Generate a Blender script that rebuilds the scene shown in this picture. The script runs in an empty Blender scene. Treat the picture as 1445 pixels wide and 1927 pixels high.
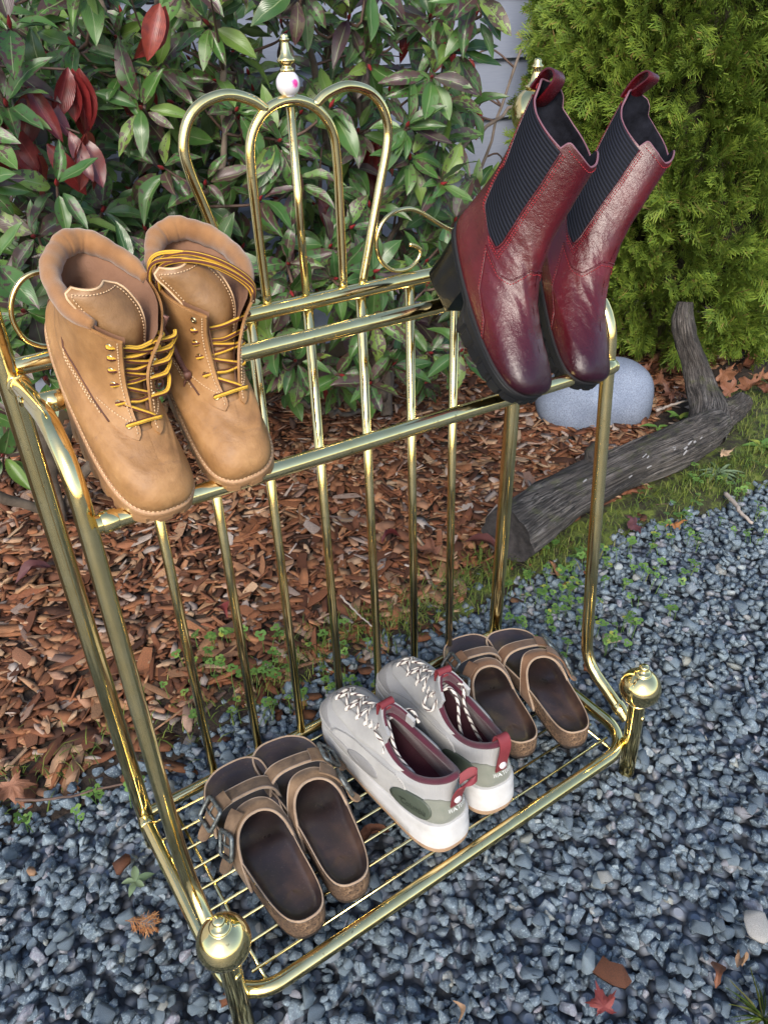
import bpy, bmesh, math, random
import numpy as np
from mathutils import Vector, Matrix

# ------------------------------------------------------------------ camera, sky, sun, exposure
scene = bpy.context.scene
COL = scene.collection
CAM = np.array([-0.3904, -0.7264, 0.9013, 0.5833, 0.5530, -0.0358, 1455.746])
IW, IH = 1445.0, 1927.0


def cam_axes():
    yaw, pit, rol = CAM[3:6]
    cy, sy = np.cos(yaw), np.sin(yaw)
    fwd = np.array([sy * np.cos(pit), cy * np.cos(pit), -np.sin(pit)])
    right = np.array([cy, -sy, 0.0])
    up = np.cross(right, fwd)
    c, s = np.cos(rol), np.sin(rol)
    return c * right + s * up, -s * right + c * up, fwd


cR, cU, cF = cam_axes()
cam_data = bpy.data.cameras.new('camera')
cam = bpy.data.objects.new('camera', cam_data)
COL.objects.link(cam)
cam.matrix_world = Matrix([[cR[i], cU[i], -cF[i], CAM[i]] for i in range(3)] + [[0, 0, 0, 1]])
cam_data.sensor_fit = 'HORIZONTAL'
cam_data.sensor_width = 36.0
cam_data.lens = CAM[6] * 36.0 / IW
cam_data.clip_start = 0.02
cam_data.clip_end = 500.0
scene.camera = cam

SUN_EL, SUN_AZ = math.radians(34), math.radians(222)     # azimuth measured from +Y towards +X
world = bpy.data.worlds.new('World')
scene.world = world
world.use_nodes = True
wn = world.node_tree.nodes
wn.clear()
sky_n = wn.new('ShaderNodeTexSky')
sky_n.sky_type = 'NISHITA'
sky_n.sun_disc = False
sky_n.sun_elevation = SUN_EL
sky_n.sun_rotation = SUN_AZ
sky_n.air_density = 1.0
sky_n.dust_density = 1.5
sky_n.ozone_density = 1.0
bg_n = wn.new('ShaderNodeBackground')
bg_n.inputs['Strength'].default_value = 0.15
wo_n = wn.new('ShaderNodeOutputWorld')
world.node_tree.links.new(sky_n.outputs[0], bg_n.inputs['Color'])
world.node_tree.links.new(bg_n.outputs[0], wo_n.inputs['Surface'])
sun_d = bpy.data.lights.new('sun', 'SUN')
sun_d.energy = 1.9
sun_d.angle = math.radians(22)
sun_d.color = (1.0, 0.93, 0.84)
sun = bpy.data.objects.new('sun', sun_d)
COL.objects.link(sun)
sd = Vector((math.sin(SUN_AZ) * math.cos(SUN_EL), math.cos(SUN_AZ) * math.cos(SUN_EL), math.sin(SUN_EL)))
sun.rotation_euler = sd.to_track_quat('Z', 'Y').to_euler()
sun.location = sd * 6
scene.view_settings.view_transform = 'Standard'
scene.view_settings.look = 'None'
scene.view_settings.gamma = 1.0
scene.view_settings.use_curve_mapping = False
scene.view_settings.exposure = 1.0
scene.cycles.max_bounces = 6
scene.cycles.diffuse_bounces = 3
scene.cycles.glossy_bounces = 4
scene.cycles.transmission_bounces = 3
scene.cycles.transparent_max_bounces = 4
# ------------------------------------------------------------------ helpers
rng = np.random.default_rng(7)
random.seed(7)
PI = math.pi


def project(P):
    P = np.atleast_2d(P) - CAM[:3]
    z = P @ cF
    zz = np.where(z > 0.05, z, 0.05)
    return IW / 2 + CAM[6] * (P @ cR) / zz, IH / 2 - CAM[6] * (P @ cU) / zz, z


def ray(px, py):
    d = cF * CAM[6] + cR * (px - IW / 2) + cU * (IH / 2 - py)
    return d / np.linalg.norm(d)


def at_z(px, py, z=0.0):
    d = ray(px, py)
    return CAM[:3] + d * (z - CAM[2]) / d[2]


def at_y(px, py, y=0.0):
    d = ray(px, py)
    return CAM[:3] + d * (y - CAM[1]) / d[1]


def spline(pts, n, closed=False):
    P = np.asarray(pts, float)
    m = len(P)
    if closed:
        P = np.vstack([P[-1], P, P[0], P[1]])
        segs = m
    else:
        P = np.vstack([2 * P[0] - P[1], P, 2 * P[-1] - P[-2]])
        segs = m - 1
    ts = np.linspace(0, segs, n, endpoint=not closed)
    i = np.minimum(ts.astype(int), segs - 1)
    f = (ts - i)[:, None]
    p0, p1, p2, p3 = P[i], P[i + 1], P[i + 2], P[i + 3]
    return 0.5 * (2 * p1 + (p2 - p0) * f + (2 * p0 - 5 * p1 + 4 * p2 - p3) * f ** 2 + (3 * p1 - p0 - 3 * p2 + p3) * f ** 3)


def fillet(pts, r, n=6):
    P = [np.asarray(p, float) for p in pts]
    out = [P[0]]
    for k in range(1, len(P) - 1):
        a, b, c = P[k - 1], P[k], P[k + 1]
        u, v = a - b, c - b
        lu, lv = np.linalg.norm(u), np.linalg.norm(v)
        u, v = u / lu, v / lv
        ang = math.acos(max(-1, min(1, float(u @ v))))
        rr = r[k - 1] if hasattr(r, '__len__') else r
        d = min(rr / math.tan(ang / 2), lu * 0.49, lv * 0.49)
        rr = d * math.tan(ang / 2)
        bis = (u + v) / np.linalg.norm(u + v)
        cen = b + bis * rr / math.sin(ang / 2)
        s, e = b + u * d - cen, b + v * d - cen
        tot = PI - ang
        for j in range(n + 1):
            q = j / n
            w = (math.sin((1 - q) * tot) * s + math.sin(q * tot) * e) / math.sin(tot)
            out.append(cen + w)
    out.append(P[-1])
    return np.array(out)


def tube(path, r, seg=12, closed=False, caps=True, flat=1.0):
    P = np.asarray(path, float)
    n = len(P)
    r = np.full(n, r) if np.isscalar(r) else np.asarray(r, float)
    if closed:
        T = np.roll(P, -1, 0) - np.roll(P, 1, 0)
    else:
        T = np.gradient(P, axis=0)
    T /= np.linalg.norm(T, axis=1)[:, None] + 1e-12
    a = np.array([0, 0, 1.0]) if abs(T[0][2]) < 0.9 else np.array([1.0, 0, 0])
    N = np.zeros_like(P)
    nv = np.cross(T[0], a)
    nv /= np.linalg.norm(nv)
    for i in range(n):
        nv = nv - T[i] * (nv @ T[i])
        nv /= np.linalg.norm(nv) + 1e-12
        N[i] = nv
    B = np.cross(T, N)
    th = np.linspace(0, 2 * PI, seg, endpoint=False)
    V = (P[:, None, :] + r[:, None, None] * (np.cos(th)[None, :, None] * N[:, None, :] + flat * np.sin(th)[None, :, None] * B[:, None, :])).reshape(-1, 3)
    F = []
    for i in range(n if closed else n - 1):
        j = (i + 1) % n
        for k in range(seg):
            l = (k + 1) % seg
            F.append((i * seg + k, i * seg + l, j * seg + l, j * seg + k))
    if caps and not closed:
        F.append(tuple(range(seg))[::-1])
        F.append(tuple((n - 1) * seg + k for k in range(seg)))
    return V, F


def lathe(prof, seg=28, base=(0, 0, 0), axis=None):
    V, F = [], []
    n = len(prof)
    for r, z in prof:
        for k in range(seg):
            t = 2 * PI * k / seg
            V.append((max(r, 1e-5) * math.cos(t), max(r, 1e-5) * math.sin(t), z))
    for i in range(n - 1):
        for k in range(seg):
            l = (k + 1) % seg
            F.append((i * seg + k, i * seg + l, (i + 1) * seg + l, (i + 1) * seg + k))
    V = np.array(V)
    if axis is not None:
        q = Vector((0, 0, 1)).rotation_difference(Vector(axis))
        V = V @ np.array(q.to_matrix()).T
    return V + np.array(base), F


def boxm(c, s, R=None):
    V = np.array([(x, y, z) for x in (-.5, .5) for y in (-.5, .5) for z in (-.5, .5)]) * np.array(s)
    if R is not None:
        V = V @ np.asarray(R).T
    F = [(0, 1, 3, 2), (4, 6, 7, 5), (0, 4, 5, 1), (2, 3, 7, 6), (0, 2, 6, 4), (1, 5, 7, 3)]
    return V + np.array(c), F


class MB:
    def __init__(self):
        self.V, self.F, self.n = [], [], 0

    def add(self, vf):
        V, F = vf
        self.V.append(np.asarray(V, float))
        k = self.n
        self.F += [tuple(i + k for i in f) for f in F]
        self.n += len(V)
        return self

    def get(self):
        return np.vstack(self.V), self.F


def make_mesh(name, V, F, mat=None, smooth=True, uv=None, auto=None):
    me = bpy.data.meshes.new(name)
    V = np.asarray(V, float)
    if isinstance(F, np.ndarray):
        m, k = F.shape
        me.vertices.add(len(V))
        me.vertices.foreach_set('co', V.astype(np.float32).ravel())
        me.loops.add(m * k)
        me.loops.foreach_set('vertex_index', F.astype(np.int32).ravel())
        me.polygons.add(m)
        me.polygons.foreach_set('loop_start', np.arange(0, m * k, k, dtype=np.int32))
        me.update(calc_edges=True)
    else:
        me.from_pydata(V.tolist(), [], [tuple(int(i) for i in f) for f in F])
        me.update()
    if smooth:
        me.polygons.foreach_set('use_smooth', np.ones(len(me.polygons), dtype=bool))
    if uv is not None:                       # per-vertex uv
        lay = me.uv_layers.new(name='UVMap')
        li = np.empty(len(me.loops), dtype=np.int32)
        me.loops.foreach_get('vertex_index', li)
        lay.data.foreach_set('uv', np.asarray(uv, np.float32)[li].ravel())
    if mat:
        me.materials.append(mat)
    if auto is not None:
        me.set_sharp_from_angle(angle=math.radians(auto))
    return me


def put(name, me, parent=None, loc=(0, 0, 0), label=None, cat=None, group=None, kind=None):
    o = bpy.data.objects.new(name, me)
    COL.objects.link(o)
    o.location = loc
    if parent is not None:
        o.parent = parent
    if label:
        o['label'] = label
    if cat:
        o['category'] = cat
    if group:
        o['group'] = group
    if kind:
        o['kind'] = kind
    return o


def obj(name, vf, mat, parent=None, smooth=True, auto=None, uv=None, **k):
    V, F = vf.get() if isinstance(vf, MB) else vf
    return put(name, make_mesh(name, V, F, mat, smooth, uv, auto), parent, **k)


def thing(name, label, cat, loc=(0, 0, 0), group=None):
    o = put(name, None, None, loc, label, cat, group)
    o.empty_display_size = 0.05
    return o


def gridf(n, m, closed_m=False, flip=False):
    F = []
    for i in range(n - 1):
        for j in range(m if closed_m else m - 1):
            k = (j + 1) % m
            f = (i * m + j, i * m + k, (i + 1) * m + k, (i + 1) * m + j)
            F.append(f[::-1] if flip else f)
    return F


def rotz(a):
    c, s = math.cos(a), math.sin(a)
    return np.array([[c, -s, 0], [s, c, 0], [0, 0, 1.0]])


def rand_rots(n, tilt=None, r=None):
    """n rotation matrices: free, or within tilt radians of flat"""
    r = r or rng
    if tilt is None:
        q = r.normal(size=(n, 4))
    else:
        ax = r.uniform(0, 2 * PI, n)
        an = np.abs(r.normal(0, tilt, n))
        yw = r.uniform(0, 2 * PI, n)
        q1 = np.stack([np.cos(an / 2), np.sin(an / 2) * np.cos(ax), np.sin(an / 2) * np.sin(ax), 0 * an], 1)
        q2 = np.stack([np.cos(yw / 2), 0 * yw, 0 * yw, np.sin(yw / 2)], 1)
        w1, x1, y1, z1 = q1.T
        w2, x2, y2, z2 = q2.T
        q = np.stack([w1 * w2 - x1 * x2 - y1 * y2 - z1 * z2, w1 * x2 + x1 * w2 + y1 * z2 - z1 * y2,
                      w1 * y2 - x1 * z2 + y1 * w2 + z1 * x2, w1 * z2 + x1 * y2 - y1 * x2 + z1 * w2], 1)
    q /= np.linalg.norm(q, axis=1)[:, None]
    w, x, y, z = q.T
    return np.stack([np.stack([1 - 2 * (y * y + z * z), 2 * (x * y - z * w), 2 * (x * z + y * w)], 1),
                     np.stack([2 * (x * y + z * w), 1 - 2 * (x * x + z * z), 2 * (y * z - x * w)], 1),
                     np.stack([2 * (x * z - y * w), 2 * (y * z + x * w), 1 - 2 * (x * x + y * y)], 1)], 1)


def frames(d, up):
    """rotation matrices with local Y along d and local Z near up (arrays n,3)"""
    d = d / np.linalg.norm(d, axis=1)[:, None]
    x = np.cross(d, up)
    x /= np.linalg.norm(x, axis=1)[:, None] + 1e-9
    z = np.cross(x, d)
    return np.stack([x, d, z], 2)


def mat4(R, s, p):
    m = np.eye(4)
    m[:3, :3] = R * s
    m[:3, 3] = p
    return Matrix(m.tolist())


def merge_copies(base, idx, R, S, P):
    """one mesh of many copies. base: list of (V,F,uv); idx which base; R (n,3,3) S (n,) or (n,3) P (n,3)"""
    Vs, Fs, U, k = [], [], [], 0
    for b, (V, F, uv) in enumerate(base):
        sel = np.where(idx == b)[0]
        if not len(sel):
            continue
        F = np.asarray(F)
        s = S[sel]
        if s.ndim == 1:
            s = s[:, None].repeat(3, 1)
        W = np.einsum('nij,nvj->nvi', R[sel], V[None] * s[:, None, :]) + P[sel][:, None, :]
        Vs.append(W.reshape(-1, 3))
        Fs.append((F[None] + (np.arange(len(sel)) * len(V))[:, None, None] + k).reshape(-1, F.shape[1]))
        if uv is not None:
            U.append(np.tile(uv, (len(sel), 1)))
        k += len(sel) * len(V)
    return np.vstack(Vs), np.vstack(Fs), (np.vstack(U) if U else None)


# ------------------------------------------------------------------ material helpers
class NT:
    def __init__(self, name):
        self.m = bpy.data.materials.new(name)
        self.m.use_nodes = True
        self.t = self.m.node_tree
        self.t.nodes.clear()
        self.out = self.t.nodes.new('ShaderNodeOutputMaterial')

    def n(self, typ, ins=None, **props):
        nd = self.t.nodes.new('ShaderNode' + typ)
        for k, v in props.items():
            setattr(nd, k, v)
        for k, v in (ins or {}).items():
            s = nd.inputs[k]
            if hasattr(v, 'bl_idname') and v.bl_idname.startswith('NodeSocket'):
                self.t.links.new(v, s)
            else:
                s.default_value = v if not (isinstance(v, tuple) and len(v) == 3 and s.type == 'RGBA') else (*v, 1)
        return nd

    def ramp(self, fac, stops, interp='LINEAR'):
        nd = self.n('ValToRGB', {'Fac': fac})
        cr = nd.color_ramp
        cr.interpolation = interp
        while len(cr.elements) < len(stops):
            cr.elements.new(0.5)
        for e, (p, c) in zip(cr.elements, stops):
            e.position = p
            e.color = (*c, 1) if hasattr(c, '__len__') else (c, c, c, 1)
        return nd.outputs['Color']

    def math(self, op, a, b=0.0, c=0.0):
        return self.n('Math', {0: a, 1: b, 2: c}, operation=op).outputs[0]

    def mix(self, fac, a, b, blend='MIX'):
        nd = self.n('Mix', None, data_type='RGBA', blend_type=blend)
        for i, v in ((0, fac), (6, a), (7, b)):
            s = nd.inputs[i]
            if hasattr(v, 'bl_idname') and v.bl_idname.startswith('NodeSocket'):
                self.t.links.new(v, s)
            else:
                s.default_value = (*v, 1) if isinstance(v, tuple) and len(v) == 3 else v
        return nd.outputs[2]

    def noise(self, vec, scale, detail=3.0, rough=0.55, dist=0.0):
        ins = {'Scale': scale, 'Detail': detail, 'Roughness': rough, 'Distortion': dist}
        if vec is not None:
            ins['Vector'] = vec
        return self.n('TexNoise', ins).outputs[0]

    def coord(self, which='Object'):
        return self.n('TexCoord').outputs[which]

    def mapping(self, vec, scale=(1, 1, 1), rot=(0, 0, 0), loc=(0, 0, 0)):
        return self.n('Mapping', {'Vector': vec, 'Scale': scale, 'Rotation': rot, 'Location': loc}).outputs[0]

    def bump(self, h, strength=0.5, dist=0.01, normal=None):
        ins = {'Height': h, 'Strength': strength, 'Distance': dist}
        if normal is not None:
            ins['Normal'] = normal
        return self.n('Bump', ins).outputs[0]

    def rnd(self):
        """random per island plus random per object, wrapped to 0..1"""
        a = self.n('NewGeometry').outputs['Random Per Island']
        b = self.n('ObjectInfo').outputs['Random']
        return self.math('FRACT', self.math('ADD', a, b))

    def done(self, **ins):
        extra = ins.pop('extra', None)
        p = self.n('BsdfPrincipled', {k.replace('_', ' '): v for k, v in ins.items()})
        surf = p.outputs[0]
        self.t.links.new(surf, self.out.inputs['Surface'])
        self.p = p
        return self.m


def simple(name, col, rough=0.5, metal=0.0, var=0.15, scale=60, bump=0.15, bd=0.001, **k):
    t = NT(name)
    c = t.coord()
    n = t.noise(c, scale, 4)
    lo = tuple(x * (1 - var) for x in col)
    hi = tuple(min(1, x * (1 + var)) for x in col)
    color = t.ramp(n, [(0.3, lo), (0.7, hi)])
    nb = t.bump(t.noise(c, scale * 4, 3), bump, bd)
    return t.done(Base_Color=color, Roughness=rough, Metallic=metal, Normal=nb, **k)
# ------------------------------------------------------------------ ground: soil sheet, gravel bed, mulch bed
def mat_soil():
    t = NT('soil')
    c = t.coord()
    n = t.noise(c, 30, 6, 0.65)
    col = t.ramp(n, [(0.3, (0.012, 0.008, 0.006)), (0.7, (0.05, 0.032, 0.02))])
    return t.done(Base_Color=col, Roughness=0.95, Normal=t.bump(t.noise(c, 90, 5), 0.8, 0.01))


def mat_gravel():
    t = NT('crushed_stone')
    r = t.rnd()
    c = t.coord()
    tint = t.ramp(r, [(0.0, (0.0618, 0.0896, 0.1223)), (0.30, (0.1028, 0.1403, 0.1758)), (0.55, (0.1507, 0.1982, 0.2380)), (0.74, (0.0819, 0.1189, 0.1539)),
                      (0.86, (0.2009, 0.2537, 0.2857)), (0.92, (0.2396, 0.2300, 0.2710)), (0.955, (0.2549, 0.2616, 0.2271)), (0.975, (0.1005, 0.1388, 0.1685)), (1.0, (0.3477, 0.3806, 0.3809))])
    sp = t.noise(c, 420, 5, 0.7)
    big = t.noise(c, 130, 3, 0.6)
    col = t.mix(t.ramp(sp, [(0.52, 0.0), (0.66, 0.85)]), tint, (0.36, 0.44, 0.47))
    col = t.mix(t.ramp(big, [(0.36, 0.55), (0.54, 0.0)]), col, (0.060, 0.076, 0.098))
    nb = t.bump(sp, 0.65, 0.0022)
    return t.done(Base_Color=col, Roughness=t.ramp(big, [(0.3, 0.45), (0.7, 0.75)]), Normal=nb, Specular_IOR_Level=0.45)


def mat_gravel_sheet():
    t = NT('gravel_far')
    c = t.coord()
    v = t.n('TexVoronoi', {'Vector': c, 'Scale': 62.0, 'Randomness': 1.0})
    col = t.ramp(t.n('SeparateColor', {'Color': v.outputs['Color']}).outputs[0],
                 [(0.0, (0.08, 0.10, 0.14)), (0.6, (0.17, 0.21, 0.27)), (1.0, (0.32, 0.34, 0.38))])
    edge = t.ramp(v.outputs['Distance'], [(0.35, 1.0), (0.75, 0.12)])
    col = t.mix(1.0, col, edge, 'MULTIPLY')
    return t.done(Base_Color=col, Roughness=0.7, Normal=t.bump(edge, 1.0, 0.008))


def mat_chip():
    t = NT('bark_chip')
    r = t.rnd()
    uv = t.coord('UV')
    c = t.coord()
    tint = t.ramp(r, [(0.0, (0.055, 0.022, 0.012)), (0.12, (0.14, 0.052, 0.026)), (0.26, (0.26, 0.095, 0.042)), (0.38, (0.36, 0.15, 0.066)), (0.50, (0.20, 0.072, 0.036)),
                      (0.58, (0.46, 0.26, 0.135)), (0.66, (0.32, 0.115, 0.055)), (0.75, (0.58, 0.40, 0.25)), (0.84, (0.44, 0.19, 0.085)), (0.92, (0.52, 0.44, 0.38)), (1.0, (0.17, 0.065, 0.033))])
    g = t.noise(t.mapping(uv, (2.2, 30, 1)), 6.0, 5, 0.75)
    col = t.mix(t.ramp(g, [(0.35, 0.55), (0.65, 0.0)]), tint, t.mix(0.6, tint, (0.01, 0.006, 0.004), 'MIX'))
    dirt = t.noise(c, 22, 4, 0.6)
    col = t.mix(t.ramp(dirt, [(0.40, 0.45), (0.55, 0.0)]), col, (0.035, 0.02, 0.014))
    return t.done(Base_Color=col, Roughness=0.72, Normal=t.bump(g, 0.7, 0.0015), Specular_IOR_Level=0.3)


M_SOIL, M_GRAVEL, M_CHIP = mat_soil(), mat_gravel(), mat_chip()
obj('ground', (np.array([(-40, -40, -0.03), (40, -40, -0.03), (40, 40, -0.03), (-40, 40, -0.03)]), [(0, 1, 2, 3)]), M_SOIL, kind='structure')


def edge_y(x):
    """where the gravel gives way to the planting bed"""
    x = np.asarray(x, float)
    return np.interp(x, [-1.5, -0.6, -0.33, -0.07, 0.13, 0.40, 0.70, 0.95, 1.25, 2.2], [0.33, 0.24, 0.14, 0.135, 0.125, 0.135, 0.135, 0.105, 0.06, 0.02]) + 0.015 * np.sin(x * 17)


ex = np.linspace(-12, 12, 49)
ey = edge_y(ex) + 0.05
obj('gravel_sheet', (np.vstack([np.stack([ex, ey * 0 - 14, 0 * ex - 0.022], 1), np.stack([ex, ey, 0 * ex - 0.022], 1)]),
                     [(i, i + 1, 50 + i, 49 + i) for i in range(48)]), mat_gravel_sheet(), kind='structure').name = 'gravel_path'
gravel_bed = bpy.data.objects['gravel_path']


class Height:
    def __init__(self, x0, y0, x1, y1, res=0.004, z=-0.022):
        self.x0, self.y0, self.res = x0, y0, res
        self.h = np.full((int((x1 - x0) / res) + 1, int((y1 - y0) / res) + 1), z, np.float32)

    def drop(self, x, y, rx, ry, ang, top, k=0.75, give=0.5):
        """settle an ellipse footprint; returns resting height"""
        R = max(rx, ry)
        i0, i1 = int((x - R - self.x0) / self.res), int((x + R - self.x0) / self.res) + 1
        j0, j1 = int((y - R - self.y0) / self.res), int((y + R - self.y0) / self.res) + 1
        if i0 < 0 or j0 < 0 or i1 >= self.h.shape[0] or j1 >= self.h.shape[1]:
            return None
        X = (np.arange(i0, i1 + 1) * self.res + self.x0 - x)[:, None]
        Y = (np.arange(j0, j1 + 1) * self.res + self.y0 - y)[None, :]
        c, s = math.cos(ang), math.sin(ang)
        d = ((X * c + Y * s) / rx) ** 2 + ((-X * s + Y * c) / ry) ** 2
        m = d < 1.0
        w = self.h[i0:i1 + 1, j0:j1 + 1]
        v = w[m]
        if not len(v):
            return None
        z = give * float(v.mean()) + (1 - give) * float(v.max())
        dome = z + top * np.sqrt(np.maximum(0, 1 - d * k))
        w[m] = np.maximum(w, dome)[m]
        return z


def hull_rock(seed, n=15, squash=(1, .8, .62), soft=True):
    r = np.random.default_rng(seed)
    P = r.normal(size=(n, 3))
    P /= np.linalg.norm(P, axis=1)[:, None]
    P *= r.uniform(0.78, 1.12, (n, 1))
    P = P * np.array(squash) * 0.5
    bm = bmesh.new()
    for p in P:
        bm.verts.new(p)
    bmesh.ops.convex_hull(bm, input=bm.verts)
    bmesh.ops.delete(bm, geom=[v for v in bm.verts if not v.link_faces], context='VERTS')
    if soft:
        bmesh.ops.bevel(bm, geom=list(bm.edges), offset=0.028, segments=1, affect='EDGES')
    bmesh.ops.triangulate(bm, faces=bm.faces)
    bm.verts.index_update()
    V = np.array([v.co[:] for v in bm.verts])
    F = np.array([[v.index for v in f.verts] for f in bm.faces])
    bm.free()
    return V, F


def in_view(P, margin=160):
    x, y, z = project(P)
    return (z > 0.1) & (x > -margin) & (x < IW + margin) & (y > -margin) & (y < IH + margin)


def lay_gravel():
    rocks = [hull_rock(100 + i, 11 + i % 6, (1, random.uniform(.66, .95), random.uniform(.5, .8))) for i in range(16)]
    base = [(V, F, None) for V, F in rocks]
    plain = [hull_rock(400 + i, 11 + i % 6, (1, random.uniform(.66, .95), random.uniform(.5, .8)), False) + (None,) for i in range(16)]
    n = 44000
    X = rng.uniform(-1.1, 2.3, n)
    Y = rng.uniform(-1.1, 0.36, n)
    soft = edge_y(X) + rng.normal(0, 0.03, n)
    keep = (Y < soft) & in_view(np.stack([X, Y, 0 * X], 1), 460)
    stray = (~keep) & (Y < soft + 0.07) & (rng.random(n) < 0.10) & in_view(np.stack([X, Y, 0 * X], 1), 100)
    keep |= stray
    X, Y = X[keep], Y[keep]
    n = len(X)
    S = np.clip(rng.lognormal(math.log(0.0168), 0.32, n), 0.007, 0.032)
    idx = rng.integers(0, len(base), n)
    R = rand_rots(n, 0.5)
    H = Height(-1.2, -1.2, 2.4, 0.5, 0.004)
    P = np.zeros((n, 3))
    ok = np.ones(n, bool)
    for i in range(n):
        s = S[i]
        z = H.drop(X[i], Y[i], s * .46, s * .36, random.uniform(0, PI), s * 0.5, 0.8, 0.72)
        if z is None or z > 0.012:
            ok[i] = False
            continue
        P[i] = (X[i], Y[i], z + s * 0.22)
    idx, R, S, P = idx[ok], R[ok], S[ok], P[ok]
    x, y, z = project(P)
    inn = (x > 10) & (x < IW - 10) & (y > 10) & (y < IH - 10)
    score = np.where(inn, S / z, 0) * (1 + 4 * np.clip(P[:, 2] + 0.012, 0, 0.05) / 0.02)
    order = np.argsort(-score)
    own = order[:300]
    rest = order[300:]
    near = z[rest] < 1.22
    V, F, _ = merge_copies(base, idx[rest][near], R[rest][near], S[rest][near], P[rest][near])
    V2, F2, _ = merge_copies(plain, idx[rest][~near], R[rest][~near], S[rest][~near], P[rest][~near])
    put('gravel', make_mesh('gravel', np.vstack([V, V2]), np.vstack([F, F2 + len(V)]), M_GRAVEL, False), gravel_bed, kind='stuff')
    meshes = [make_mesh('stone', V, F, M_GRAVEL, False) for V, F in rocks]
    for i in own:
        o = put('stone', meshes[idx[i]], gravel_bed)
        o.matrix_local = mat4(R[i], S[i], P[i])
    return H


def chip_mesh(seed):
    r = np.random.default_rng(seed)
    a = np.array([-.5, -.17, .17, .5])
    w = np.array([r.uniform(.25, .9), 1, r.uniform(.8, 1), r.uniform(.2, .9)]) * .5
    off = r.normal(0, .06, 4)
    bend = r.uniform(-.06, .06) * (a * 2) ** 2
    V, uv = [], []
    for k in range(4):
        for (sy, sz) in ((-1, -1), (1, -1), (1, 1), (-1, 1)):
            V.append((a[k] + r.normal(0, .04), sy * w[k] + off[k], sz * .5 * r.uniform(.6, 1) + bend[k] * 6))
            uv.append((a[k] + .5, sy * .25 + .5 + sz * .12))
    F = []
    for k in range(3):
        for j in range(4):
            l = (j + 1) % 4
            F.append((k * 4 + j, k * 4 + l, k * 4 + 4 + l, k * 4 + 4 + j))
    F += [(3, 2, 1, 0), (12, 13, 14, 15)]
    return np.array(V), np.array(F), np.array(uv)


mulch_bed = obj('mulch_bed', (np.array([(-12, 0.12, -0.017), (1.6, 0.12, -0.017), (3.2, 0.35, -0.017), (3.2, 1.42, -0.017), (-12, 1.42, -0.017)]), [(0, 1, 2, 3, 4)]), M_SOIL, kind='structure')


def lay_chips():
    base = [chip_mesh(300 + i) for i in range(14)]
    n = 34000
    X = rng.uniform(-1.1, 2.7, n)
    Y = rng.uniform(0.08, 1.5, n)
    lim = edge_y(X) + 0.06 + rng.normal(0, 0.035, n)
    lim = np.where(X > 0.62, np.maximum(lim, 0.235), lim)
    lim = np.where(X > 1.25, 0.45 + (X - 1.25) * 0.3, lim)
    keep = (Y > lim) & (Y < 1.41)
    stray = (~keep) & (Y > lim - 0.10) & (rng.random(n) < 0.12)
    vis = in_view(np.stack([X, Y, 0 * X], 1), 140)
    keep = (keep | stray) & vis
    X, Y = X[keep], Y[keep]
    n = len(X)
    Lc = np.clip(rng.lognormal(math.log(0.033), 0.52, n), 0.008, 0.085)
    Wc = np.clip(Lc * rng.uniform(0.17, 0.62, n), 0.0045, 0.022)
    spl = rng.random(n) < 0.12
    Lc = np.where(spl, rng.uniform(.045, .085, n), Lc)
    Wc = np.where(spl, rng.uniform(.006, .013, n), Wc)
    Tc = rng.uniform(0.0016, 0.0048, n)
    R = rand_rots(n, 0.38)
    H = Height(-1.25, 0.0, 2.85, 1.6, 0.005, -0.017)
    P = np.zeros((n, 3))
    ok = np.ones(n, bool)
    for i in range(n):
        ang = math.atan2(R[i][1, 0], R[i][0, 0])
        z = H.drop(X[i], Y[i], Lc[i] * .48, Wc[i] * .5, ang, Tc[i] * 0.9, 0.3, 0.55)
        if z is None or z > 0.035:
            ok[i] = False
            continue
        P[i] = (X[i], Y[i], z + Tc[i] * .5)
    # loose chips lying out on the gravel
    xs = [(1150, 1835, .036), (1150, 1200, .03), (430, 1880, .02), (230, 1625, .026), (1040, 1275, .02), (1105, 1255, .016), (60, 1640, .014), (1210, 975, .02)]
    idx = rng.integers(0, len(base), n)[ok]
    S = np.stack([Lc, Wc, Tc], 1)[ok]
    R, P = R[ok], P[ok]
    for px, py, l in xs:
        q = at_z(px, py, 0.012)
        P = np.vstack([P, q])
        S = np.vstack([S, (l, l * .7, .006)])
        R = np.concatenate([R, rand_rots(1, 0.12)])
        idx = np.append(idx, rng.integers(0, len(base)))
    x, y, z = project(P)
    inn = (x > 15) & (x < IW - 15) & (y > 450) & (y < IH - 15)
    score = np.where(inn, S[:, 0] / z, 0) * np.where(P[:, 2] > -0.006, 1, 0.3)
    order = np.argsort(-score)
    own, rest = order[:300], order[300:]
    V, F, U = merge_copies(base, idx[rest], R[rest], S[rest], P[rest])
    put('wood_chips', make_mesh('wood_chips', V, F, M_CHIP, False, U), mulch_bed, kind='stuff')
    meshes = [make_mesh('wood_chip', V, F, M_CHIP, False, uv) for V, F, uv in base]
    for i in own:
        o = put('wood_chip', meshes[idx[i]], mulch_bed)
        m = np.eye(4)
        m[:3, :3] = R[i] * S[i][None, :]
        m[:3, 3] = P[i]
        o.matrix_local = Matrix(m.tolist())
    return H


H_GRAVEL = lay_gravel()
H_CHIPS = lay_chips()
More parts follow.
